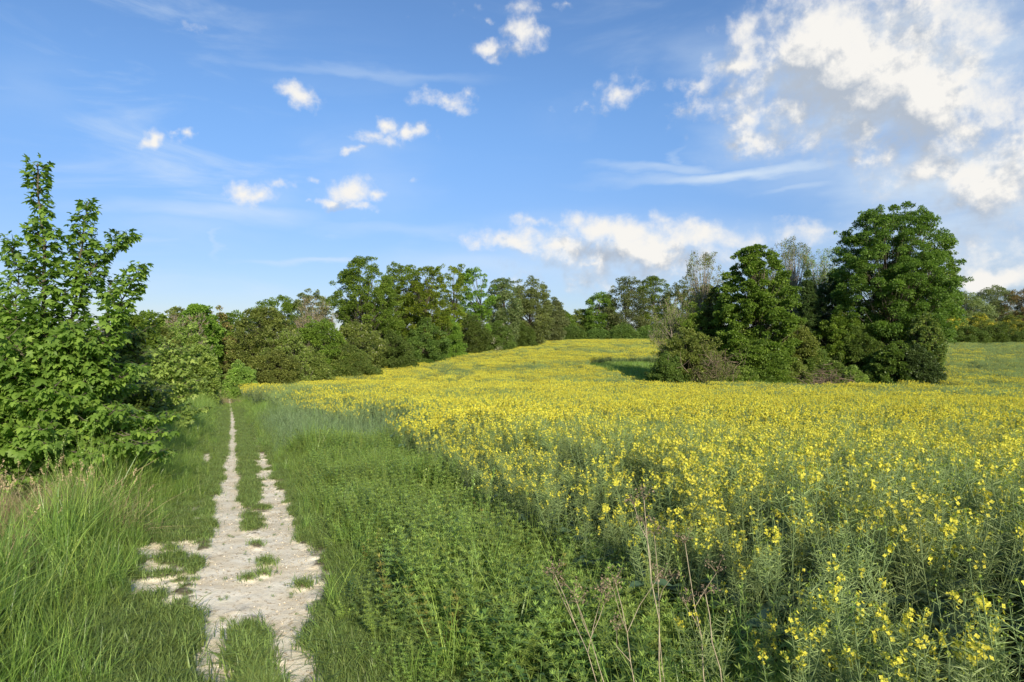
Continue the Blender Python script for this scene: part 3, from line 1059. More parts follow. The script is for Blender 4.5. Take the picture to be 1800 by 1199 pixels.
# the clump standing in the crop
T('elder_bush', 'sprawling bush with ivy at the left end of the tree clump', 'bush', 1208, 47, 566, 130, 'olive', 301, 'dome', 0, .13, 210, 150, .15, flat=.8, mat2='pale', frac2=.2, lump=.35)
T('elder_bush', 'low dark bush at the left foot of the tree clump', 'bush', 1172, 45, 612, 74, 'hedge', 302, 'dome', 0, .11, 120, 140, .2, flat=.85)
T('bare_tree', 'thin nearly bare tree leaning out of the left end of the clump', 'tree', 1182, 52, 520, 80, 'olive', 303, 'vase', .2, .11, 80, 40, .17, twigs=4, bark='pale_bark', stems=3)
T('bare_tree', 'tall airy tree with sparse pale leaves left of the bright sycamore', 'tree', 1238, 54, 440, 74, 'olive', 304, 'vase', .25, .12, 110, 40, .16, twigs=4, bark='pale_bark', stems=3)
T('ivy_tree', 'olive ivy covered stem between the airy tree and the bright sycamore', 'tree', 1262, 51, 500, 56, 'olive', 305, 'column', .03, .13, 150, 110, .22, mat2='ivy', frac2=.3)
T('sycamore_tree', 'bright dense sycamore with layered foliage in the left half of the clump', 'tree', 1325, 48, 432, 140, 'maple', 306, 'round', .04, .17, 330, 170, .14, lump=.34, flat=.6, fill=.4)
T('sycamore_bush', 'leafy sycamore bush spreading in front of the bright sycamore', 'bush', 1330, 45.5, 588, 150, 'maple', 307, 'dome', 0, .15, 210, 110, .16, flat=.5)
T('bare_tree', 'airy pale leaved tree standing right of the bright sycamore top', 'tree', 1388, 58, 418, 72, 'grey', 308, 'vase', .3, .13, 110, 48, .17, twigs=3, bark='pale_bark', stems=3)
T('bare_tree', 'airy pale tree just left of the great tree top', 'tree', 1442, 60, 432, 70, 'pale', 309, 'vase', .3, .13, 110, 46, .17, twigs=3, bark='pale_bark', stems=3)
T('ivy_tree', 'darkest ivy covered tree in the middle of the clump', 'tree', 1420, 52, 474, 76, 'ivy', 310, 'cone', .0, .13, 230, 150, .2, flat=.8)
T('ivy_tree', 'dark ivy covered stem left of the great tree', 'tree', 1462, 54, 478, 60, 'ivy', 311, 'column', .0, .13, 190, 150, .22, flat=.8)
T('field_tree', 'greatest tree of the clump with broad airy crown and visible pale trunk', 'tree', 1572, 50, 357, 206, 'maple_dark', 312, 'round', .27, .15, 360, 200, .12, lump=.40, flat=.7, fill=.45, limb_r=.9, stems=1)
T('field_tree', 'slim airy tree close against the right side of the greatest tree', 'tree', 1640, 52, 425, 84, 'oak', 313, 'round', .47, .15, 66, 100, .17, lump=.3, flat=.55)
T('elder_bush', 'dark bush under the greatest tree', 'bush', 1510, 49, 560, 110, 'hedge', 314, 'dome', 0, .12, 200, 140, .16, flat=.75)
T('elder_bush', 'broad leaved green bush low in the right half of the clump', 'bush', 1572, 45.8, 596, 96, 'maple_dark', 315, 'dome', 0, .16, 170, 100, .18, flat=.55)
T('ivy_tree', 'ivy covered stump like column at the right end of the clump', 'tree', 1626, 46.5, 545, 62, 'olive', 316, 'column', .0, .11, 210, 150, .2, flat=.8, mat2='ivy', frac2=.35)
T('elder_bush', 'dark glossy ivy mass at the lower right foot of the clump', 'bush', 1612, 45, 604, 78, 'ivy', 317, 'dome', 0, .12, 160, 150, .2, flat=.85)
T('elder_bush', 'small olive bush at the left foot of the brush pile', 'bush', 1398, 45, 628, 70, 'olive', 318, 'dome', 0, .10, 110, 130, .2, flat=.8)
T('elder_bush', 'small light green bush standing in front of the brush pile', 'bush', 1310, 44.3, 640, 64, 'pale', 319, 'dome', 0, .10, 100, 120, .2, flat=.8)
T('elder_bush', 'ragged bush with many dead stems left of the small light green bush', 'bush', 1250, 44.6, 616, 84, 'olive', 320, 'dome', 0, .10, 130, 90, .18, twigs=3, flat=.8)
T('elder_bush', 'small green bush at the right foot of the brush pile', 'bush', 1500, 44.4, 640, 60, 'pale', 321, 'dome', 0, .10, 100, 120, .2, flat=.8)
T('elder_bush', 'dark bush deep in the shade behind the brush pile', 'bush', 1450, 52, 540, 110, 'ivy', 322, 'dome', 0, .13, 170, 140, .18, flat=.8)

T('hawthorn_bush', 'tall rounded olive bush closing the left hedge behind the small bushy sycamore', 'bush', 285, 34, 556, 130, 'olive', 111, 'dome', 0, .14, 190, 120, .16, flat=.8, mat2='pale', frac2=.3)
T('hedge_tree', 'round green tree showing over the left hedge just right of the tall sycamore', 'tree', 262, 46, 545, 120, 'oak', 112, 'round', 0, .18, 160, 120, .18)
T('hedge_tree', 'broad olive tree at the back of the left hedge near the path gap', 'tree', 318, 60, 540, 130, 'olive', 113, 'round', 0, .2, 170, 120, .17)
T('hedge_tree', 'green tree closing the far side of the path gap', 'tree', 408, 70, 545, 90, 'oak', 114, 'round', 0, .2, 140, 120, .2)
T('hawthorn_bush', 'rounded olive bush on the crop edge right of the low light green bush', 'bush', 478, 50, 606, 90, 'olive', 115, 'dome', 0, .12, 150, 130, .18, flat=.85)
T('hawthorn_bush', 'pale olive bush on the crop edge below the rounded green bush', 'bush', 540, 54.5, 600, 100, 'pale', 116, 'dome', 0, .13, 150, 130, .18, flat=.85, mat2='olive', frac2=.6)
T('hawthorn_bush', 'long low green bush on the crop edge below the wide green bush', 'bush', 610, 60.5, 596, 110, 'hedge', 117, 'dome', 0, .13, 170, 130, .17, flat=.85, mat2='olive', frac2=.4)
T('elder_bush', 'tall olive bush filling the clump between the bright sycamore and the darkest tree', 'bush', 1392, 49, 540, 90, 'olive', 330, 'dome', 0, .13, 190, 130, .17, flat=.8)
T('elder_bush', 'tall green bush filling the clump left of the great trunk', 'bush', 1478, 50, 530, 100, 'oak', 331, 'dome', 0, .13, 200, 130, .16, flat=.8)
T('elder_bush', 'tall leafy bush behind the sprawling bush at the left of the clump', 'bush', 1232, 51, 515, 100, 'oak', 332, 'dome', 0, .13, 200, 130, .16, flat=.8, mat2='olive', frac2=.4)
T('elder_bush', 'low green bush in the front row below the darkest tree', 'bush', 1430, 48.5, 600, 90, 'hedge', 333, 'dome', 0, .12, 150, 130, .18, flat=.8, mat2='olive', frac2=.3)
T('ivy_tree', 'ivy hung tree standing right of the great trunk', 'tree', 1606, 54, 470, 90, 'oak', 334, 'column', 0, .14, 190, 130, .2, flat=.8)
# far right
rb = [(1672, 124, 540, 70, 'gorse', 'leftmost yellow blossoming bush of the right-hand hedge'), (1722, 126, 545, 76, 'gorse', 'yellow blossoming bush in the middle of the right-hand hedge'), (1778, 124, 550, 80, 'gorse', 'yellow blossoming bush at the right picture edge')]
for i, (px, Y, top, wid, mt, lb) in enumerate(rb):
    T('gorse_bush', lb, 'bush', px, Y, top, wid, 'olive', 400 + i, 'dome', 0, .22, 170, 110, .18, flat=.8, mat2='gorse', frac2=(.55, .4, .3)[i], flowers=1)
rt = [(1700, 172, 512, 90, 'grey', 'grey green tree above the leftmost yellow bush'), (1748, 190, 500, 90, 'grey', 'rounded grey green tree crest above the right-hand hedge'), (1800, 186, 506, 100, 'brown', 'brownish tree at the right picture edge above the hedge'),
      (1655, 170, 506, 60, 'olive', 'olive tree half hidden by the right end of the clump'), (1860, 180, 508, 110, 'olive', 'olive tree beyond the right picture edge')]
for i, (px, Y, top, wid, mt, lb) in enumerate(rt):
    T('far_tree', lb, 'tree', px, Y, top, wid, mt, 420 + i, 'round', 0, .34, 140, 110, .18, lump=.35)
for i, (px, lb) in enumerate([(1645, 'dark green low bush at the foot of the leftmost yellow bush'), (1700, 'dark green low bush between the first two yellow bushes'), (1755, 'dark green low bush at the foot of the middle yellow bush'), (1815, 'dark green low bush at the right end of the hedge')]):
    T('far_bush', lb, 'bush', px, 121, 566 + i % 2 * 3, 74, 'hedge', 440 + i, 'dome', 0, .2, 120, 110, .2, flat=.85)

# brush pile of reddish dead branches at the foot of the clump
r = np.random.default_rng(9)
g = Geo()
X0, Y0 = at(1447, 44.2), 44.2
z0 = h1(X0, Y0)
for i in range(520):
    p = np.array([r.uniform(-2.2, 2.2), r.normal(0, .5), abs(r.normal(.7, .6)) + .05])
    p[2] *= max(.3, 1 - abs(p[0]) / 3)
    d = norm(np.array([r.normal(0, 1), r.normal(0, .5), r.normal(.15, .35)]))
    l = r.uniform(.5, 1.7)
    q = p + d * l
    mid = (p + q) / 2 + r.normal(0, .12, 3)
    tube(g, [p, mid, q], np.array([.018, .012, .004]) * r.uniform(.7, 1.6), 3, r.uniform(.7, 1.3))
pile = g.build('brush_pile', M['dead'])
pile.location = (X0, Y0, z0)
tag(pile, 'heap of reddish brown dead branches at the foot of the clump', 'brush pile')
g = Geo()
X0, Y0 = at(1262, 43.6), 43.6
for i in range(150):
    p = np.array([r.normal(0, .9), r.normal(0, .3), r.uniform(.4, 2.8)])
    d = norm(np.array([r.normal(0, .5), r.normal(0, .3), r.normal(.2, .8)]))
    l = r.uniform(.5, 1.5)
    q = p + d * l
    q[2] = max(q[2], 0)
    tube(g, [p, (p + q) / 2 + r.normal(0, .15, 3), q], np.array([.014, .01, .004]) * r.uniform(.7, 1.5), 3, r.uniform(.7, 1.3))
pile = g.build('bramble_tangle', M['dead'])
pile.location = (X0, Y0, h1(X0, Y0))
tag(pile, 'tangle of brown bare bramble stems hanging at the left foot of the clump', 'bramble')
# ------------------------------------------------------------------ small plants
M['rape_stem'] = leaf_mat('rape stem', (.21, .285, .115), .2, .3, .5, .015)
M['rape_pod'] = leaf_mat('rape pods', (.285, .365, .13), .25, .3, .5, .02)
M['rape_leaf'] = leaf_mat('rape leaf', (.085, .14, .075), .2, .4, .4, .02)
M['petal'] = leaf_mat('yellow petal', (.78, .72, .09), .35, .15, .6, .008, .2, (1, .95, .5))
M['bud'] = leaf_mat('green buds', (.26, .33, .05), .2)
M['grass'] = leaf_mat('grass blade', (.255, .375, .08), .42, .5, .38, .04)
M['short_grass'] = leaf_mat('short turf', (.18, .25, .065), .3, .35, .45, .03)
M['blue_grass'] = leaf_mat('blue green grass', (.195, .28, .12), .3, .4, .4, .02)
M['straw'] = leaf_mat('dry straw', (.42, .33, .19), .25, .3, .6, .01)
M['straw'].name = 'dry straw'
M['cleaver'] = leaf_mat('cleavers', (.28, .385, .08), .34, .35, .45, .03)
M['nettle'] = leaf_mat('broad weed leaf', (.15, .24, .055), .3, .35, .45, .03)

LIB = bpy.data.collections.new('plant library')      # sources for the masses nobody could count


def lib(prefix, meshes):
    col = bpy.data.collections.new(prefix)
    for i, me in enumerate(meshes):
        o = bpy.data.objects.new(prefix + '_%02d' % i, me)
        col.objects.link(o)
    return col


def rape_plant(seed, H=1.0, flower=.5, lod=0, branches=8):
    r = np.random.default_rng(seed)
    g = Geo()
    lean = r.normal(0, .05, 2)
    k = 6
    z = np.linspace(0, H * .93, k)
    main = np.stack([lean[0] * (z / H) ** 1.5 + r.normal(0, .008, k), lean[1] * (z / H) ** 1.5 + r.normal(0, .008, k), z], -1)
    sides = 4 if lod == 0 else 3
    tube(g, main, np.linspace(.0065, .002, k), sides, 1, 0)
    racemes = [main[-3:]]
    for b in range(branches):
        t = r.uniform(.32, .85)
        p0 = np.array([np.interp(t * H * .93, z, main[:, j]) for j in range(3)])
        a = r.random() * 6.28
        L = (H * r.uniform(.80, 1.0) - p0[2]) * 1.02
        L = max(L, .16)
        out = r.uniform(.22, .48) * L
        e = p0 + [math.cos(a) * out, math.sin(a) * out, L]
        mid = p0 + [math.cos(a) * out * .8, math.sin(a) * out * .8, L * .38]
        s5 = np.linspace(0, 1, 6)[:, None]
        line = p0 * (1 - s5) ** 2 + 2 * mid * s5 * (1 - s5) + e * s5 ** 2
        tube(g, line, np.linspace(.0038, .0014, 6), 3, 1, 0)
        racemes.append(line[-4:])
    for line in racemes:
        a, b = line[0], line[-1]
        n = (30, 12, 6)[lod]
        w = (.0025, .0048, .008)[lod]
        s = np.linspace(.02, .86, n) + r.normal(0, .015, n)
        ps = a + (b - a) * s[:, None]
        an = np.arange(n) * 2.4 + r.random() * 6
        d = norm(np.stack([np.cos(an), np.sin(an), r.uniform(.25, .75, n)], -1))
        ln = r.uniform(.045, .075, n) * (1.15 - .5 * s)
        # pods: slightly curved slivers, two quads each
        pv = [(-.5, .18, 0), (.5, .18, 0), (.5, .62, .04), (-.5, .62, .04), (0, 1, .14), (0, 0, 0)]
        pf = [(0, 1, 2), (0, 2, 3), (3, 2, 4), (5, 1, 0)]
        pv = [(x * w / .06, y, zz) for (x, y, zz) in pv]
        stamp(g, pv, pf, ps, d, norm(np.cross(d, r.normal(0, 1, (n, 3)))), ln, r.normal(1, .13, n), 1)
        # flowers at the tip
        isf = r.random() < flower
        if isf:
            nf = (int(r.integers(7, 17)), 8, 4)[lod]
            sz = (.0100, .0145, .022)[lod]
            ax = norm(b - a)
            c = b + ax * r.uniform(-.05, .015, nf)[:, None] + norm(r.normal(0, 1, (nf, 3))) * r.uniform(.006, .026, nf)[:, None]
            fd = norm(r.normal(0, .8, (nf, 3)) + [0, 0, .7])
            up = norm(r.normal(0, 1, (nf, 3)))
            if lod == 0:
                fv = [(0, 0, 0), (.22, .25, .3), (.55, 1, .35), (0, 1.1, .3), (-.2, .3, .3)]
                cr = []
                for q in range(4):
                    an_ = q * math.pi / 2
                    c_, s_ = math.cos(an_), math.sin(an_)
                    pv_ = [(0, 0, 0), (.45, .55, .22), (0, 1.0, .25), (-.45, .55, .22)]
                    cr += [(x * c_ - y * s_, x * s_ + y * c_, zz) for (x, y, zz) in pv_]
                cf = [tuple(range(q * 4, q * 4 + 4)) for q in range(4)]
                stamp(g, cr, cf, c, up, fd, sz, r.normal(1, .1, nf), 2)
            else:
                cr = [(-.8, -.8, 0), (.8, -.8, .2), (.8, .8, 0), (-.8, .8, .2), (0, -.8, -.8), (0, .8, -.8), (0, .8, .8), (0, -.8, .8)]
                stamp(g, cr, [(0, 1, 2, 3), (4, 5, 6, 7)], c, up, fd, sz * .8, r.normal(1, .1, nf), 2)
        nb = (6, 2, 1)[lod]
        c = b + r.normal(0, .005, (nb, 3)) + [0, 0, .006]
        stamp(g, SIMPLE_V, SIMPLE_F, c, norm(r.normal(0, .4, (nb, 3)) + [0, 0, 1]), norm(r.normal(0, 1, (nb, 3))), .010 + .008 * (lod > 0), 1, 3)
    # lower leaves
    nl = (9, 7, 5)[lod]
    t = r.uniform(.08, .62, nl)
    ps = np.stack([np.interp(t * H, z, main[:, j]) for j in range(3)], -1)
    an = r.random(nl) * 6.28
    d = norm(np.stack([np.cos(an), np.sin(an), r.uniform(-.2, .5, nl)], -1))
    lv = [(0, 0, 0), (.16, .3, .03), (.20, .6, .0), (0, 1, -.22), (-.20, .6, 0), (-.16, .3, .03), (0, .5, -.04)]
    lf = [(0, 1, 6), (1, 2, 6), (2, 3, 6), (3, 4, 6), (4, 5, 6), (5, 0, 6)]
    stamp(g, lv, lf, ps, d, np.array([0, 0, 1.]) + r.normal(0, .2, (nl, 3)), r.uniform(.09, .20, nl), r.normal(1, .15, nl), 4)
    return g


RM = lambda: [M['rape_stem'], M['rape_pod'], M['petal'], M['bud'], M['rape_leaf']]
near = [rape_plant(500 + i, .98 + .04 * (i % 3), (.03, .08, .18, .36, .78)[i // 2], 0, 8 + i % 3).mesh('rape plant', RM()) for i in range(10)]
L_near = lib('rape_near', near)          # index 0..9, more flowers with index
mid_g = [rape_plant(600 + i, 1.0, (.08, .22, .44, .72)[i // 2], 1, 8) for i in range(8)]
L_mid = lib('rape_mid', [q.mesh('rape plant', RM()) for q in mid_g])


def rape_patch(seed, flower, n=34, rad=.62):
    r = np.random.default_rng(seed)
    g = Geo()
    for i in range(n):
        a, q = r.random() * 6.28, rad * math.sqrt(r.random())
        p = rape_plant(seed * 50 + i, r.uniform(.88, 1.08), flower, 2, 7)
        g.merge(p, (q * math.cos(a), q * math.sin(a), 0), r.random() * 6.28)
    return g.mesh('rape patch', RM())


L_far = lib('rape_far', [rape_patch(20 + i, (.03, .10, .23, .44)[i // 2]) for i in range(8)])


def grass_tuft(seed, n, h, spread, lean, w, mat=0, heads=0, curl=.5, segs=5):
    r = np.random.default_rng(seed)
    g = Geo()
    for i in range(n):
        a = r.random() * 6.28
        b = r.normal(0, spread, 2)
        L = h * r.uniform(.45, 1.1)
        ln = lean * (r.uniform(.2, 1.5) if r.random() < .82 else r.uniform(1.6, 2.6))
        s = np.linspace(0, 1, segs + 1)
        x = ln * L * s ** 2
        zz = L * (s - curl * ln * s ** 3 * .6)
        ctr = np.stack([b[0] + np.cos(a) * x, b[1] + np.sin(a) * x, zz], -1)
        side = np.array([-math.sin(a), math.cos(a), 0]) * w * r.uniform(.7, 1.3)
        tw = r.normal(0, .5)
        side = side + np.array([math.cos(a), math.sin(a), 0]) * w * tw
        wd = (1 - s ** 1.8)[:, None] * .5 + .03
        v = np.concatenate([ctr - side * wd, ctr + side * wd])
        k = segs + 1
        fc = [(j, j + 1, k + j + 1, k + j) for j in range(segs)]
        g.add(v, fc, np.clip(r.normal(1, .26), .5, 1.8), mat)
    for i in range(heads):
        a = r.random() * 6.28
        b = r.normal(0, spread, 2)
        L = h * r.uniform(1.0, 1.35)
        e = np.array([b[0] + math.cos(a) * .12 * L, b[1] + math.sin(a) * .12 * L, L])
        m_ = np.array([b[0], b[1], L * .6])
        tube(g, [np.array([b[0], b[1], 0]), m_, e], [.0013, .001, .0007], 3, 1.1, mat)
        nn = 16
        s = np.linspace(0, 1, nn)[:, None]
        ps = e - (e - m_) * .28 * s
        stamp(g, SIMPLE_V, SIMPLE_F, ps + r.normal(0, .004, (nn, 3)), norm(r.normal(0, .6, (nn, 3)) + [0, 0, 1]), norm(r.normal(0, 1, (nn, 3))), .014, 1.25, mat)
    return g


L_long = lib('long_grass', [grass_tuft(700 + i, 34, .86, .05, .42 + .1 * (i % 3), .0070, 0, (0, 1, 0, 2, 0, 0)[i]).mesh('long grass', [M['grass']]) for i in range(6)])
L_short = lib('short_grass', [grass_tuft(710 + i, 46, .085, .035, .8, .0042, 0, 0, .5, 3).mesh('short grass', [M['short_grass']]) for i in range(5)])
L_blue = lib('blue_grass', [grass_tuft(720 + i, 34, .62, .05, .5, .009, 0, 2).mesh('blue grass', [M['blue_grass']]) for i in range(5)])
L_straw = lib('dry_grass', [grass_tuft(730 + i, 34, .55, .06, .9, .004, 0, 1).mesh('dry grass', [M['straw']]) for i in range(4)])
L_farg = lib('far_grass', [grass_tuft(740 + i, 60, .42, .22, .4, .02, 0, 0, .5, 2).mesh('far grass', [M['grass']]) for i in range(4)])


def cleavers(seed, H=.4, stems=7):
    r = np.random.default_rng(seed)
    g = Geo()
    lv = [(-.07, 0, 0), (.07, 0, 0), (.10, .6, .04), (0, 1, 0), (-.10, .6, .04)]
    for s in range(stems):
        a = r.random() * 6.28
        L = H * r.uniform(.6, 1.15)
        k = 7
        q = np.linspace(0, 1, k)
        ln = r.uniform(.1, .6)
        b = r.normal(0, .05, 2)
        line = np.stack([b[0] + math.cos(a) * ln * L * q ** 1.6, b[1] + math.sin(a) * ln * L * q ** 1.6, L * q * (1 - .25 * ln * q)], -1)
        tube(g, line, np.linspace(.0018, .001, k), 3, .95)
        nw = int(L / .042)
        for w in range(1, nw + 1):
            f = w / nw
            c = np.array([np.interp(f, q, line[:, j]) for j in range(3)])
            an = np.arange(7) / 7 * 6.28 + r.random()
            d = np.stack([np.cos(an), np.sin(an), np.full(7, .25 + .55 * (f > .93))], -1) + r.normal(0, .12, (7, 3))
            stamp(g, lv, [(0, 1, 2), (0, 2, 4), (4, 2, 3)], np.repeat(c[None], 7, 0), d, np.array([0, 0, 1.]), .035 * r.uniform(.7, 1.15) * (1 - .25 * (f > .9)), np.clip(r.normal(1, .13, 7), .6, 1.4))
    return g


def broad_weed(seed, H=.35):
    r = np.random.default_rng(seed)
    g = Geo()
    for s in range(4):
        a = r.random() * 6.28
        L = H * r.uniform(.6, 1.1)
        b = r.normal(0, .05, 2)
        e = np.array([b[0] + math.cos(a) * .2 * L, b[1] + math.sin(a) * .2 * L, L])
        b3 = np.array([b[0], b[1], 0])
        tube(g, [b3, (b3 + e) / 2 + r.normal(0, .01, 3), e], [.0025, .002, .001], 3)
        n = 14
        t = np.linspace(.15, 1, n)
        an = np.arange(n) * 1.57 + r.random()
        d = norm(np.stack([np.cos(an), np.sin(an), np.full(n, .2)], -1) + r.normal(0, .2, (n, 3)))
        stamp(g, LEAF_V, LEAF_F, b3 + (e - b3) * t[:, None], d, np.array([0, 0, 1.]), .065 * (1.1 - .5 * t), r.normal(1, .14, n))
    return g


M['yellowing'] = leaf_mat('yellowing weed leaf', (.36, .34, .08), .4, .3, .5, .03)
L_weed = lib('cleavers', [cleavers(800 + i, .36 + .05 * (i % 3)).mesh('cleavers', [M['cleaver'] if i else M['yellowing']]) for i in range(6)] + [broad_weed(820 + i).mesh('weed', [M['nettle']]) for i in range(2)])


# ---- scattering through geometry nodes
def scatter(name, label, col, pts, rz, scl, idx, tilt=None, cat='plants'):
    n = len(pts)
    me = bpy.data.meshes.new(name)
    me.vertices.add(n)
    me.vertices.foreach_set('co', np.asarray(pts, np.float32).ravel())
    if tilt is None:
        tilt = np.zeros((n, 2))
    rot = np.stack([tilt[:, 0], tilt[:, 1], rz], -1).astype(np.float32)
    a = me.attributes.new('rot', 'FLOAT_VECTOR', 'POINT'); a.data.foreach_set('vector', rot.ravel())
    a = me.attributes.new('scl', 'FLOAT', 'POINT'); a.data.foreach_set('value', np.asarray(scl, np.float32))
    a = me.attributes.new('idx', 'INT', 'POINT'); a.data.foreach_set('value', np.asarray(idx, np.int32))
    o = bpy.data.objects.new(name, me)
    C.objects.link(o)
    ng = bpy.data.node_groups.new(name + ' scatter', 'GeometryNodeTree')
    ng.interface.new_socket('Geometry', in_out='INPUT', socket_type='NodeSocketGeometry')
    ng.interface.new_socket('Geometry', in_out='OUTPUT', socket_type='NodeSocketGeometry')
    gi, go = ng.nodes.new('NodeGroupInput'), ng.nodes.new('NodeGroupOutput')
    ci = ng.nodes.new('GeometryNodeCollectionInfo')
    ci.inputs['Collection'].default_value = col
    ci.inputs['Separate Children'].default_value = True
    ci.inputs['Reset Children'].default_value = True
    ip = ng.nodes.new('GeometryNodeInstanceOnPoints')
    ip.inputs['Pick Instance'].default_value = True

    def attr(nm, ty):
        q = ng.nodes.new('GeometryNodeInputNamedAttribute')
        q.data_type = ty
        q.inputs['Name'].default_value = nm
        return q.outputs['Attribute']
    lk = ng.links.new
    lk(gi.outputs[0], ip.inputs['Points'])
    lk(ci.outputs[0], ip.inputs['Instance'])
    lk(attr('idx', 'INT'), ip.inputs['Instance Index'])
    lk(attr('rot', 'FLOAT_VECTOR'), ip.inputs['Rotation'])
    lk(attr('scl', 'FLOAT'), ip.inputs['Scale'])
    lk(ip.outputs[0], go.inputs[0])
    md = o.modifiers.new('scatter', 'NODES')
    md.node_group = ng
    tag(o, label, cat, kind='stuff')
    print('scatter', name, n)
    return o


def frustum_pts(r, y0, y1, dens, margin=.16, xlim=None, pad=1.2):
    """random points between depths y0..y1 inside a fan wider than the view"""
    hw = .767 + margin
    n = int(dens * ((y1 ** 2 - y0 ** 2) * hw + 2 * pad * (y1 - y0)))
    Y = np.sqrt(r.random(n * 2) * (y1 ** 2 - y0 ** 2) + y0 ** 2)[:n]
    X = r.uniform(-1, 1, n) * (Y * hw + pad)
    return X, Y


def pick(r, X, Y, base):
    """which plant variants: more flowers where the field's noise is high; 0..1"""
    f = vnoise(X, Y, 5.5, 41, 3) * .55 + vnoise(X, Y, 1.1, 43, 2) * .45
    f = (f - .5) * 2.8 + .5 + base
    # greener strips: right back, and beside the grass clump
    f -= .55 * np.exp(-(((X - 5) + .35 * (Y - 22)) / 5) ** 2 - ((Y - 21) / 5) ** 2) * 0
    f += (vnoise(cpath(X, Y) * .55 + 2 * vnoise(X, Y, 14, 47, 2), Y * .10, 1.0, 45, 2) - .5) * .9
    f -= .75 * np.clip((X - (.61 * Y)) / 3, 0, 1) * np.clip((Y - 46) / 8, 0, 1)
    f -= .5 * np.clip((Y - 135) / 20, 0, 1)
    f -= .4 * np.exp(-((cpath(X, Y) - 4) / 2.5) ** 2) * (Y < 40) * (Y > 12)
    return np.clip(f + r.normal(0, .16, len(X)), 0, .999)


def edge_h(X, Y):
    d = cpath(X, Y) - crop_edge(Y)
    return .70 + .30 * np.clip(d / 1.0, 0, 1)


r = np.random.default_rng(1)
# crop: nearest plants, middle, far patches
X, Y = frustum_pts(r, .9, 9.5, 34)
k = in_crop(X, Y) & (np.hypot(X, Y) > 1.3)
X, Y = X[k], Y[k]
f = pick(r, X, Y, .07)
scatter('rapeseed_crop', 'nearest flowering oilseed rape with grey green pods at the right foreground', L_near, np.stack([X, Y, hgt(X, Y)], -1), r.random(len(X)) * 6.28,
        r.uniform(.84, 1.08, len(X)) * edge_h(X, Y) * (.93 + .16 * vnoise(X, Y, 1.6, 51, 2)), (f * 10).astype(int), r.normal(0, .09, (len(X), 2)), 'crop')
X, Y = frustum_pts(r, 9.5, 27, 20)
k = in_crop(X, Y)
X, Y = X[k], Y[k]
f = pick(r, X, Y, .16)
scatter('rapeseed_crop', 'dense yellow flowering oilseed rape across the middle of the field', L_mid, np.stack([X, Y, hgt(X, Y)], -1), r.random(len(X)) * 6.28,
        r.uniform(.86, 1.08, len(X)) * edge_h(X, Y) * (.93 + .16 * vnoise(X, Y, 1.6, 51, 2)), (f * 8).astype(int), r.normal(0, .08, (len(X), 2)), 'crop')
X, Y = frustum_pts(r, 26.5, 80, 1.5)
X2, Y2 = frustum_pts(r, 80, 172, .8)
X, Y = np.concatenate([X, X2]), np.concatenate([Y, Y2])
k = in_crop(X, Y)
X, Y = X[k], Y[k]
f = pick(r, X, Y, .20)
scatter('rapeseed_crop', 'yellow rape field running back to the far hedge', L_far, np.stack([X, Y, hgt(X, Y)], -1), r.random(len(X)) * 6.28,
        r.uniform(.9, 1.12, len(X)) * (.93 + .14 * vnoise(X, Y, 3, 51, 2)) * np.where(Y > 80, 1.1, 1), (f * 8).astype(int), None, 'crop')

# long grass of the left verge
X, Y = frustum_pts(r, 1.6, 15, 52)
c = cpath(X, Y)
e = -.5 + (vnoise(X, Y, .6, 61, 2) - .5) * .35 + np.interp(Y, [0, 4.5, 5, 8, 14], [-.15, -.1, -.12, .02, .05])
k = (c < e) & (c > -7) & (bare(X, Y) < .5)
X, Y, e, c = X[k], Y[k], e[k], c[k]
s = np.clip(.34 + (e - c) * .9, .34, 1.0) * (.6 + .65 * vnoise(X, Y, .7, 63, 3)) * (1 - .5 * np.clip((-1.35 - c) / .6, 0, 1))
dry = (vnoise(X, Y, .8, 65, 2) + 1.3 * np.exp(-((X + 4.75) / .95) ** 2 - ((Y - 6.0) / .65) ** 2) + .9 * np.exp(-((X + 3.9) / .45) ** 2 - ((Y - 4.9) / .4) ** 2)) > .93
kk = ~dry | (r.random(len(X)) < .3)
scatter('long_grass', 'long bright green grass on the left verge of the footpath', L_long, np.stack([X, Y, hgt(X, Y)], -1)[kk], r.random(kk.sum()) * 6.28, s[kk], r.integers(0, 6, kk.sum()), r.normal(0, .12, (kk.sum(), 2)), 'grass')
kk = dry
s = np.where(dry, r.uniform(.8, 1.15, len(s)), s)
scatter('dry_grass', 'pale dead straw under the young sycamore', L_straw, np.stack([X, Y, hgt(X, Y)], -1)[kk], r.random(kk.sum()) * 6.28, s[kk], r.integers(0, 4, kk.sum()), r.normal(0, .3, (kk.sum(), 2)), 'grass')
kk = (~dry) & (r.random(len(X)) < .035)
scatter('dry_grass', 'scattered bleached stems standing in the long left verge grass', L_straw, np.stack([X, Y, hgt(X, Y)], -1)[kk], r.random(kk.sum()) * 6.28, s[kk] * 1.15, r.integers(0, 4, kk.sum()), r.normal(0, .2, (kk.sum(), 2)), 'grass')
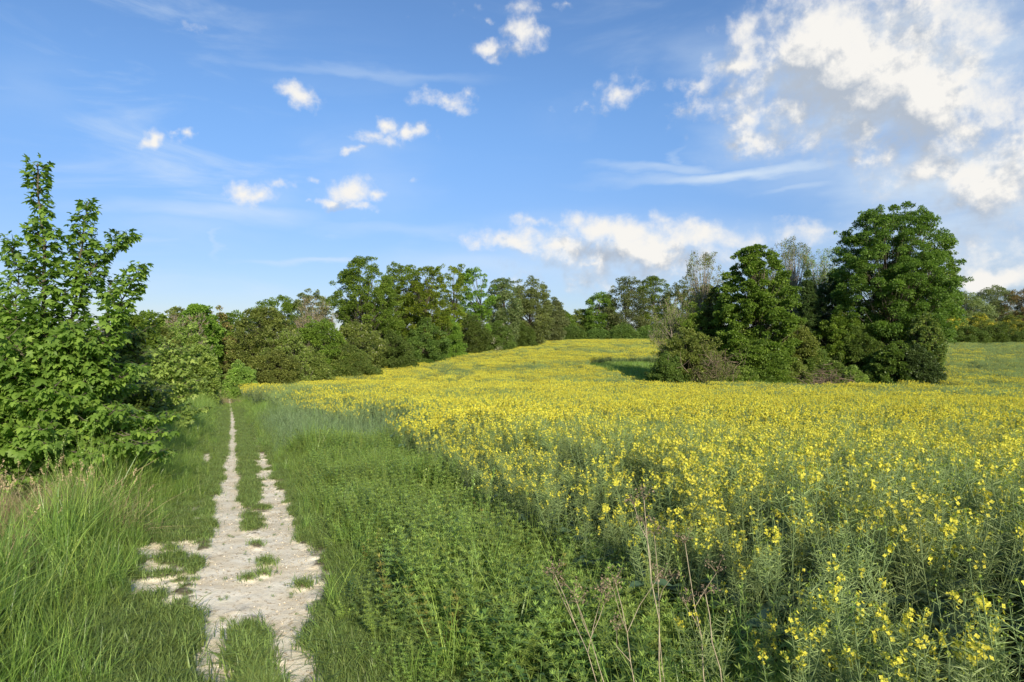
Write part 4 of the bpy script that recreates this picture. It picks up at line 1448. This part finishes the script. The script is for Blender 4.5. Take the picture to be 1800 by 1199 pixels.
# verges further on
X, Y = frustum_pts(r, 15, 50, 16)
c = cpath(X, Y)
k = ((c < -.35) & (c > -9)) | ((c > .85) & (c < crop_edge(Y) + .3) & (Y > 22))
X, Y, c = X[k], Y[k], c[k]
s = np.clip(np.abs(c - .2) * .9, .3, 1.15) * (.7 + .5 * vnoise(X, Y, 1.5, 63, 2))
scatter('verge_grass', 'tall grass along both sides of the distant footpath', L_long, np.stack([X, Y, hgt(X, Y)], -1), r.random(len(X)) * 6.28, s * np.where(c > 0, .7, 1.1), r.integers(0, 6, len(X)), r.normal(0, .12, (len(X), 2)), 'grass')
X, Y = frustum_pts(r, 30, 62, 7)
c = cpath(X, Y)
k = (c > -1.3) & (c < 1.5) & ((np.abs(c - .28) > .12) | (Y > 46))
X, Y, c = X[k], Y[k], c[k]
scatter('verge_grass', 'low grass growing over the far end of the footpath', L_farg, np.stack([X, Y, hgt(X, Y)], -1), r.random(len(X)) * 6.28, r.uniform(.3, .5, len(X)) + .5 * np.clip(np.abs(c - .3) - .5, 0, 1), r.integers(0, 4, len(X)), None, 'grass')
# straw tuft by the gap
X = at(338, 36) + r.normal(0, .55, 260); Y = 36 + r.normal(0, 1.6, 260)
scatter('dry_grass', 'buff dead grass beside the path just before the dark gap', L_straw, np.stack([X, Y, hgt(X, Y)], -1), r.random(260) * 6.28, r.uniform(.9, 1.5, 260), r.integers(0, 4, 260), r.normal(0, .15, (260, 2)), 'grass')

# short turf on and beside the path
X = []; Y = []
n = 60000
Yq = 2.2 + 36 * r.random(n) ** 1.9
cq = r.uniform(-1.15, 1.35, n)
Xq = path_x(Yq) + cq
b_ = bare(Xq, Yq)
k = ((b_ < .10 + .30 * r.random(n) ** 1.5) | (r.random(n) < .012)) & (cq > -1.1)
k &= r.random(n) < np.where(Yq < 12, 1, .8)
Xq, Yq, cq = Xq[k], Yq[k], cq[k]
tall = 1 + .5 * np.exp(-((Yq - 3.4) / .8) ** 2) + .9 * np.clip(np.abs(cq - .25) - .6, 0, 1)
scatter('turf', 'short dark green turf between and beside the chalk ruts', L_short, np.stack([Xq, Yq, hgt(Xq, Yq) + .03], -1), r.random(len(Xq)) * 6.28, r.uniform(.45, 1.15, len(Xq)) * np.clip(1.1 - 2.2 * bare(Xq, Yq), .3, 1) * tall * np.where((Yq > 14) & (np.abs(cq - .3) > .6), 1.6, 1), r.integers(0, 5, len(Xq)), r.normal(0, .15, (len(Xq), 2)), 'turf')

# looser taller tufts among the turf
X, Y = frustum_pts(r, 2.2, 26, 11)
c = cpath(X, Y)
k = (((c < -.15) & (c > -1.3)) | ((c > .7) & (c < 1.5))) & (bare(X, Y) < .18)
X, Y = X[k], Y[k]
scatter('verge_grass', 'loose taller grass tufts standing in the turf at the path edges', L_long, np.stack([X, Y, hgt(X, Y)], -1), r.random(len(X)) * 6.28, r.uniform(.2, .5, len(X)), r.integers(0, 6, len(X)), r.normal(0, .2, (len(X), 2)), 'grass')

# cleavers and weeds on the right verge
X, Y = frustum_pts(r, 1.2, 13.5, 75)
c = cpath(X, Y)
lo = np.interp(Y, [0, 4.4, 5, 8, 13], [.62, .62, .78, .88, 1.0]) + (vnoise(X, Y, .5, 71, 2) - .5) * .25
hi = crop_edge(Y) + .35
gap = np.exp(-((c - (.98 + .1 * (vnoise(X, Y, .7, 72, 2) - .5))) / .07) ** 2) * (Y > 3.4) * (Y < 6.8)
k = (c > lo) & (c < hi) & (np.hypot(X, Y) > 1.25) & (r.random(len(X)) > gap * .95)
X, Y, c, lo = X[k], Y[k], c[k], lo[k]
s = np.clip(.30 + (c - lo) * 1.25, .3, 1.0) * (.55 + .95 * vnoise(X, Y, .7, 73, 3))
far_bl = (vnoise(X, Y, .7, 77, 2) > .70)
ix = np.where(far_bl & (r.random(len(X)) < .6) | (r.random(len(X)) < .16), 6 + r.integers(0, 2, len(X)), r.integers(1, 6, len(X)))
ix = np.where(r.random(len(X)) < .012, 0, ix)
scatter('verge_weeds', 'fresh green whorled cleavers covering the right verge', L_weed, np.stack([X, Y, hgt(X, Y)], -1), r.random(len(X)) * 6.28, s * 1.05, ix, r.normal(0, .12, (len(X), 2)), 'weeds')
kk = r.random(len(X)) < .05 + .25 * (vnoise(X, Y, .6, 79, 2) > .62)
scatter('verge_grass', 'thin grass stems growing up through the cleavers', L_long, np.stack([X, Y, hgt(X, Y)], -1)[kk], r.random(kk.sum()) * 6.28, s[kk] * .6 + .12, r.integers(0, 6, kk.sum()), r.normal(0, .12, (kk.sum(), 2)), 'grass')
# weeds in the crop's foot
X, Y = frustum_pts(r, 1.2, 8, 16)
c = cpath(X, Y)
k = (c > crop_edge(Y)) & (np.hypot(X, Y) > 1.3)
X, Y = X[k], Y[k]
scatter('crop_weeds', 'low weeds growing under the nearest rape plants', L_weed, np.stack([X, Y, hgt(X, Y)], -1), r.random(len(X)) * 6.28, r.uniform(.6, 1.2, len(X)), r.integers(1, 8, len(X)), None, 'weeds')

# blue green grass clump between path and crop
X, Y = frustum_pts(r, 12, 24, 30)
c = cpath(X, Y)
k = (c > .95 + (vnoise(X, Y, .8, 81, 2) - .5) * .5) & (c < crop_edge(Y) + .2 + .8 * (Y < 18)) & (Y > 12.6 + (c - 1) * .2)
X, Y, c = X[k], Y[k], c[k]
s = np.clip(.3 + (c - .9) * .9, .3, 1.0) * (.75 + .4 * vnoise(X, Y, 1.3, 83, 2))
scatter('tall_grass', 'tall blue green grass clump between the footpath and the crop', L_blue, np.stack([X, Y, hgt(X, Y)], -1), r.random(len(X)) * 6.28, s, r.integers(0, 5, len(X)), r.normal(0, .1, (len(X), 2)), 'grass')
# rough grass in the hollow round the clump, the field on the left and the far strip
n = 9000
X = r.uniform(5, 36, n); Y = r.uniform(41, 75, n)
k = in_poly(X, Y, [(a + (a - 19) * .04, b + (b - 57) * .04) for a, b in CLEAR])
X, Y = X[k], Y[k]
scatter('hollow_grass', 'shaded rough grass in the hollow left of the tree clump', L_farg, np.stack([X, Y, hgt(X, Y)], -1), r.random(len(X)) * 6.28, r.uniform(.8, 1.7, len(X)), r.integers(0, 4, len(X)), None, 'grass')
X, Y = frustum_pts(r, 15, 60, 3.2, .2)
c = cpath(X, Y)
k = (c < -5)
X, Y = X[k], Y[k]
scatter('meadow_grass', 'pale green meadow beyond the left hedge', L_farg, np.stack([X, Y, hgt(X, Y)], -1), r.random(len(X)) * 6.28, r.uniform(.7, 1.2, len(X)), r.integers(0, 4, len(X)), None, 'grass')


# ------------------------------------------------------------------ last year's dead stalks in the foreground
def dead_stalk(label, base, head, Y, lean=0.0, seed=0, heads=3, thick=1.0):
    r = np.random.default_rng(seed)
    X0 = at(base[0], Y)
    z0 = h1(X0, Y)
    root = empty('dead_stalk', (X0, Y, z0))
    tag(root, label, 'dead plant', 'dead stalks in the foreground')
    tip = np.array([at(head[0], Y + lean) - X0, lean, ztop(head[1], Y + lean) - z0])
    g = Geo()
    k = 9
    s = np.linspace(0, 1, k)[:, None]
    bt = np.array([at(base[0], Y) - X0, 0, ztop(base[1], Y) - z0])
    # carry the line of the visible part down to the ground
    d = (tip - bt)
    foot = bt - d * (bt[2] / max(d[2], .1)) * .55
    foot[2] = 0
    line = foot * (1 - s) ** 2 + 2 * (bt * .9 + .1 * tip) * s * (1 - s) + tip * s ** 2 + r.normal(0, .006, (k, 3)) * np.sin(s * 3.14)
    tube(g, line, np.linspace(.0028, .0013, k) * thick, 5)
    ends = [tip]
    for i in range(heads):
        t = r.uniform(.62, .9)
        p = line[int(t * (k - 1))]
        a = r.random() * 6.28
        l = r.uniform(.10, .2)
        e = p + [math.cos(a) * l * .6, math.sin(a) * l * .4, l]
        tube(g, [p, (p + e) / 2 + r.normal(0, .008, 3), e], [.0016, .0013, .0010], 4)
        ends.append(e)
    for e in ends:
        g2 = Geo()
        for q in range(6):
            a = r.random() * 6.28
            l = r.uniform(.02, .055)
            u = e + [math.cos(a) * l * .8, math.sin(a) * l * .8, l * r.uniform(.3, 1)]
            tube(g2, [e, (e + u) / 2 + [0, 0, .004], u], [.0011, .0009, .0007], 3)
            n = 9
            ps = u + r.normal(0, .0075, (n, 3))
            stamp(g2, LEAF_V, LEAF_F, ps, norm(r.normal(0, 1, (n, 3))), norm(r.normal(0, 1, (n, 3))), r.uniform(.006, .012, n), r.uniform(.6, 1.3, n))
        g2.build('seed_head', M['seed'], root)
    g.build('stem', M['dry_stalk'], root, smooth=True)


dead_stalk('leftmost dead stalk leaning left over the cleavers', (1062, 1199), (975, 1010), 2.5, .05, 1, 2)
dead_stalk('dead stalk with drooping brown umbels right of the leftmost one', (1072, 1199), (1008, 1045), 2.35, 0, 2, 2, .8)
dead_stalk('branched dead stalk with the thickest brown seed heads', (1122, 1199), (1082, 1025), 2.3, 0, 3, 3)
dead_stalk('tallest straight dead stalk reaching into the yellow flowers', (1164, 1199), (1132, 880), 2.4, .1, 4, 2, 1.1)
dead_stalk('thin dead stalk close beside the tallest one', (1172, 1199), (1150, 940), 2.45, .1, 5, 1, .8)
dead_stalk('pale dead stalk with a brown head standing before the pods', (1246, 1199), (1204, 955), 2.4, .05, 6, 2, 1.1)
dead_stalk('rightmost reddish dead stalk, bent and almost headless', (1272, 1199), (1240, 1045), 2.3, 0, 7, 0, 1.2)
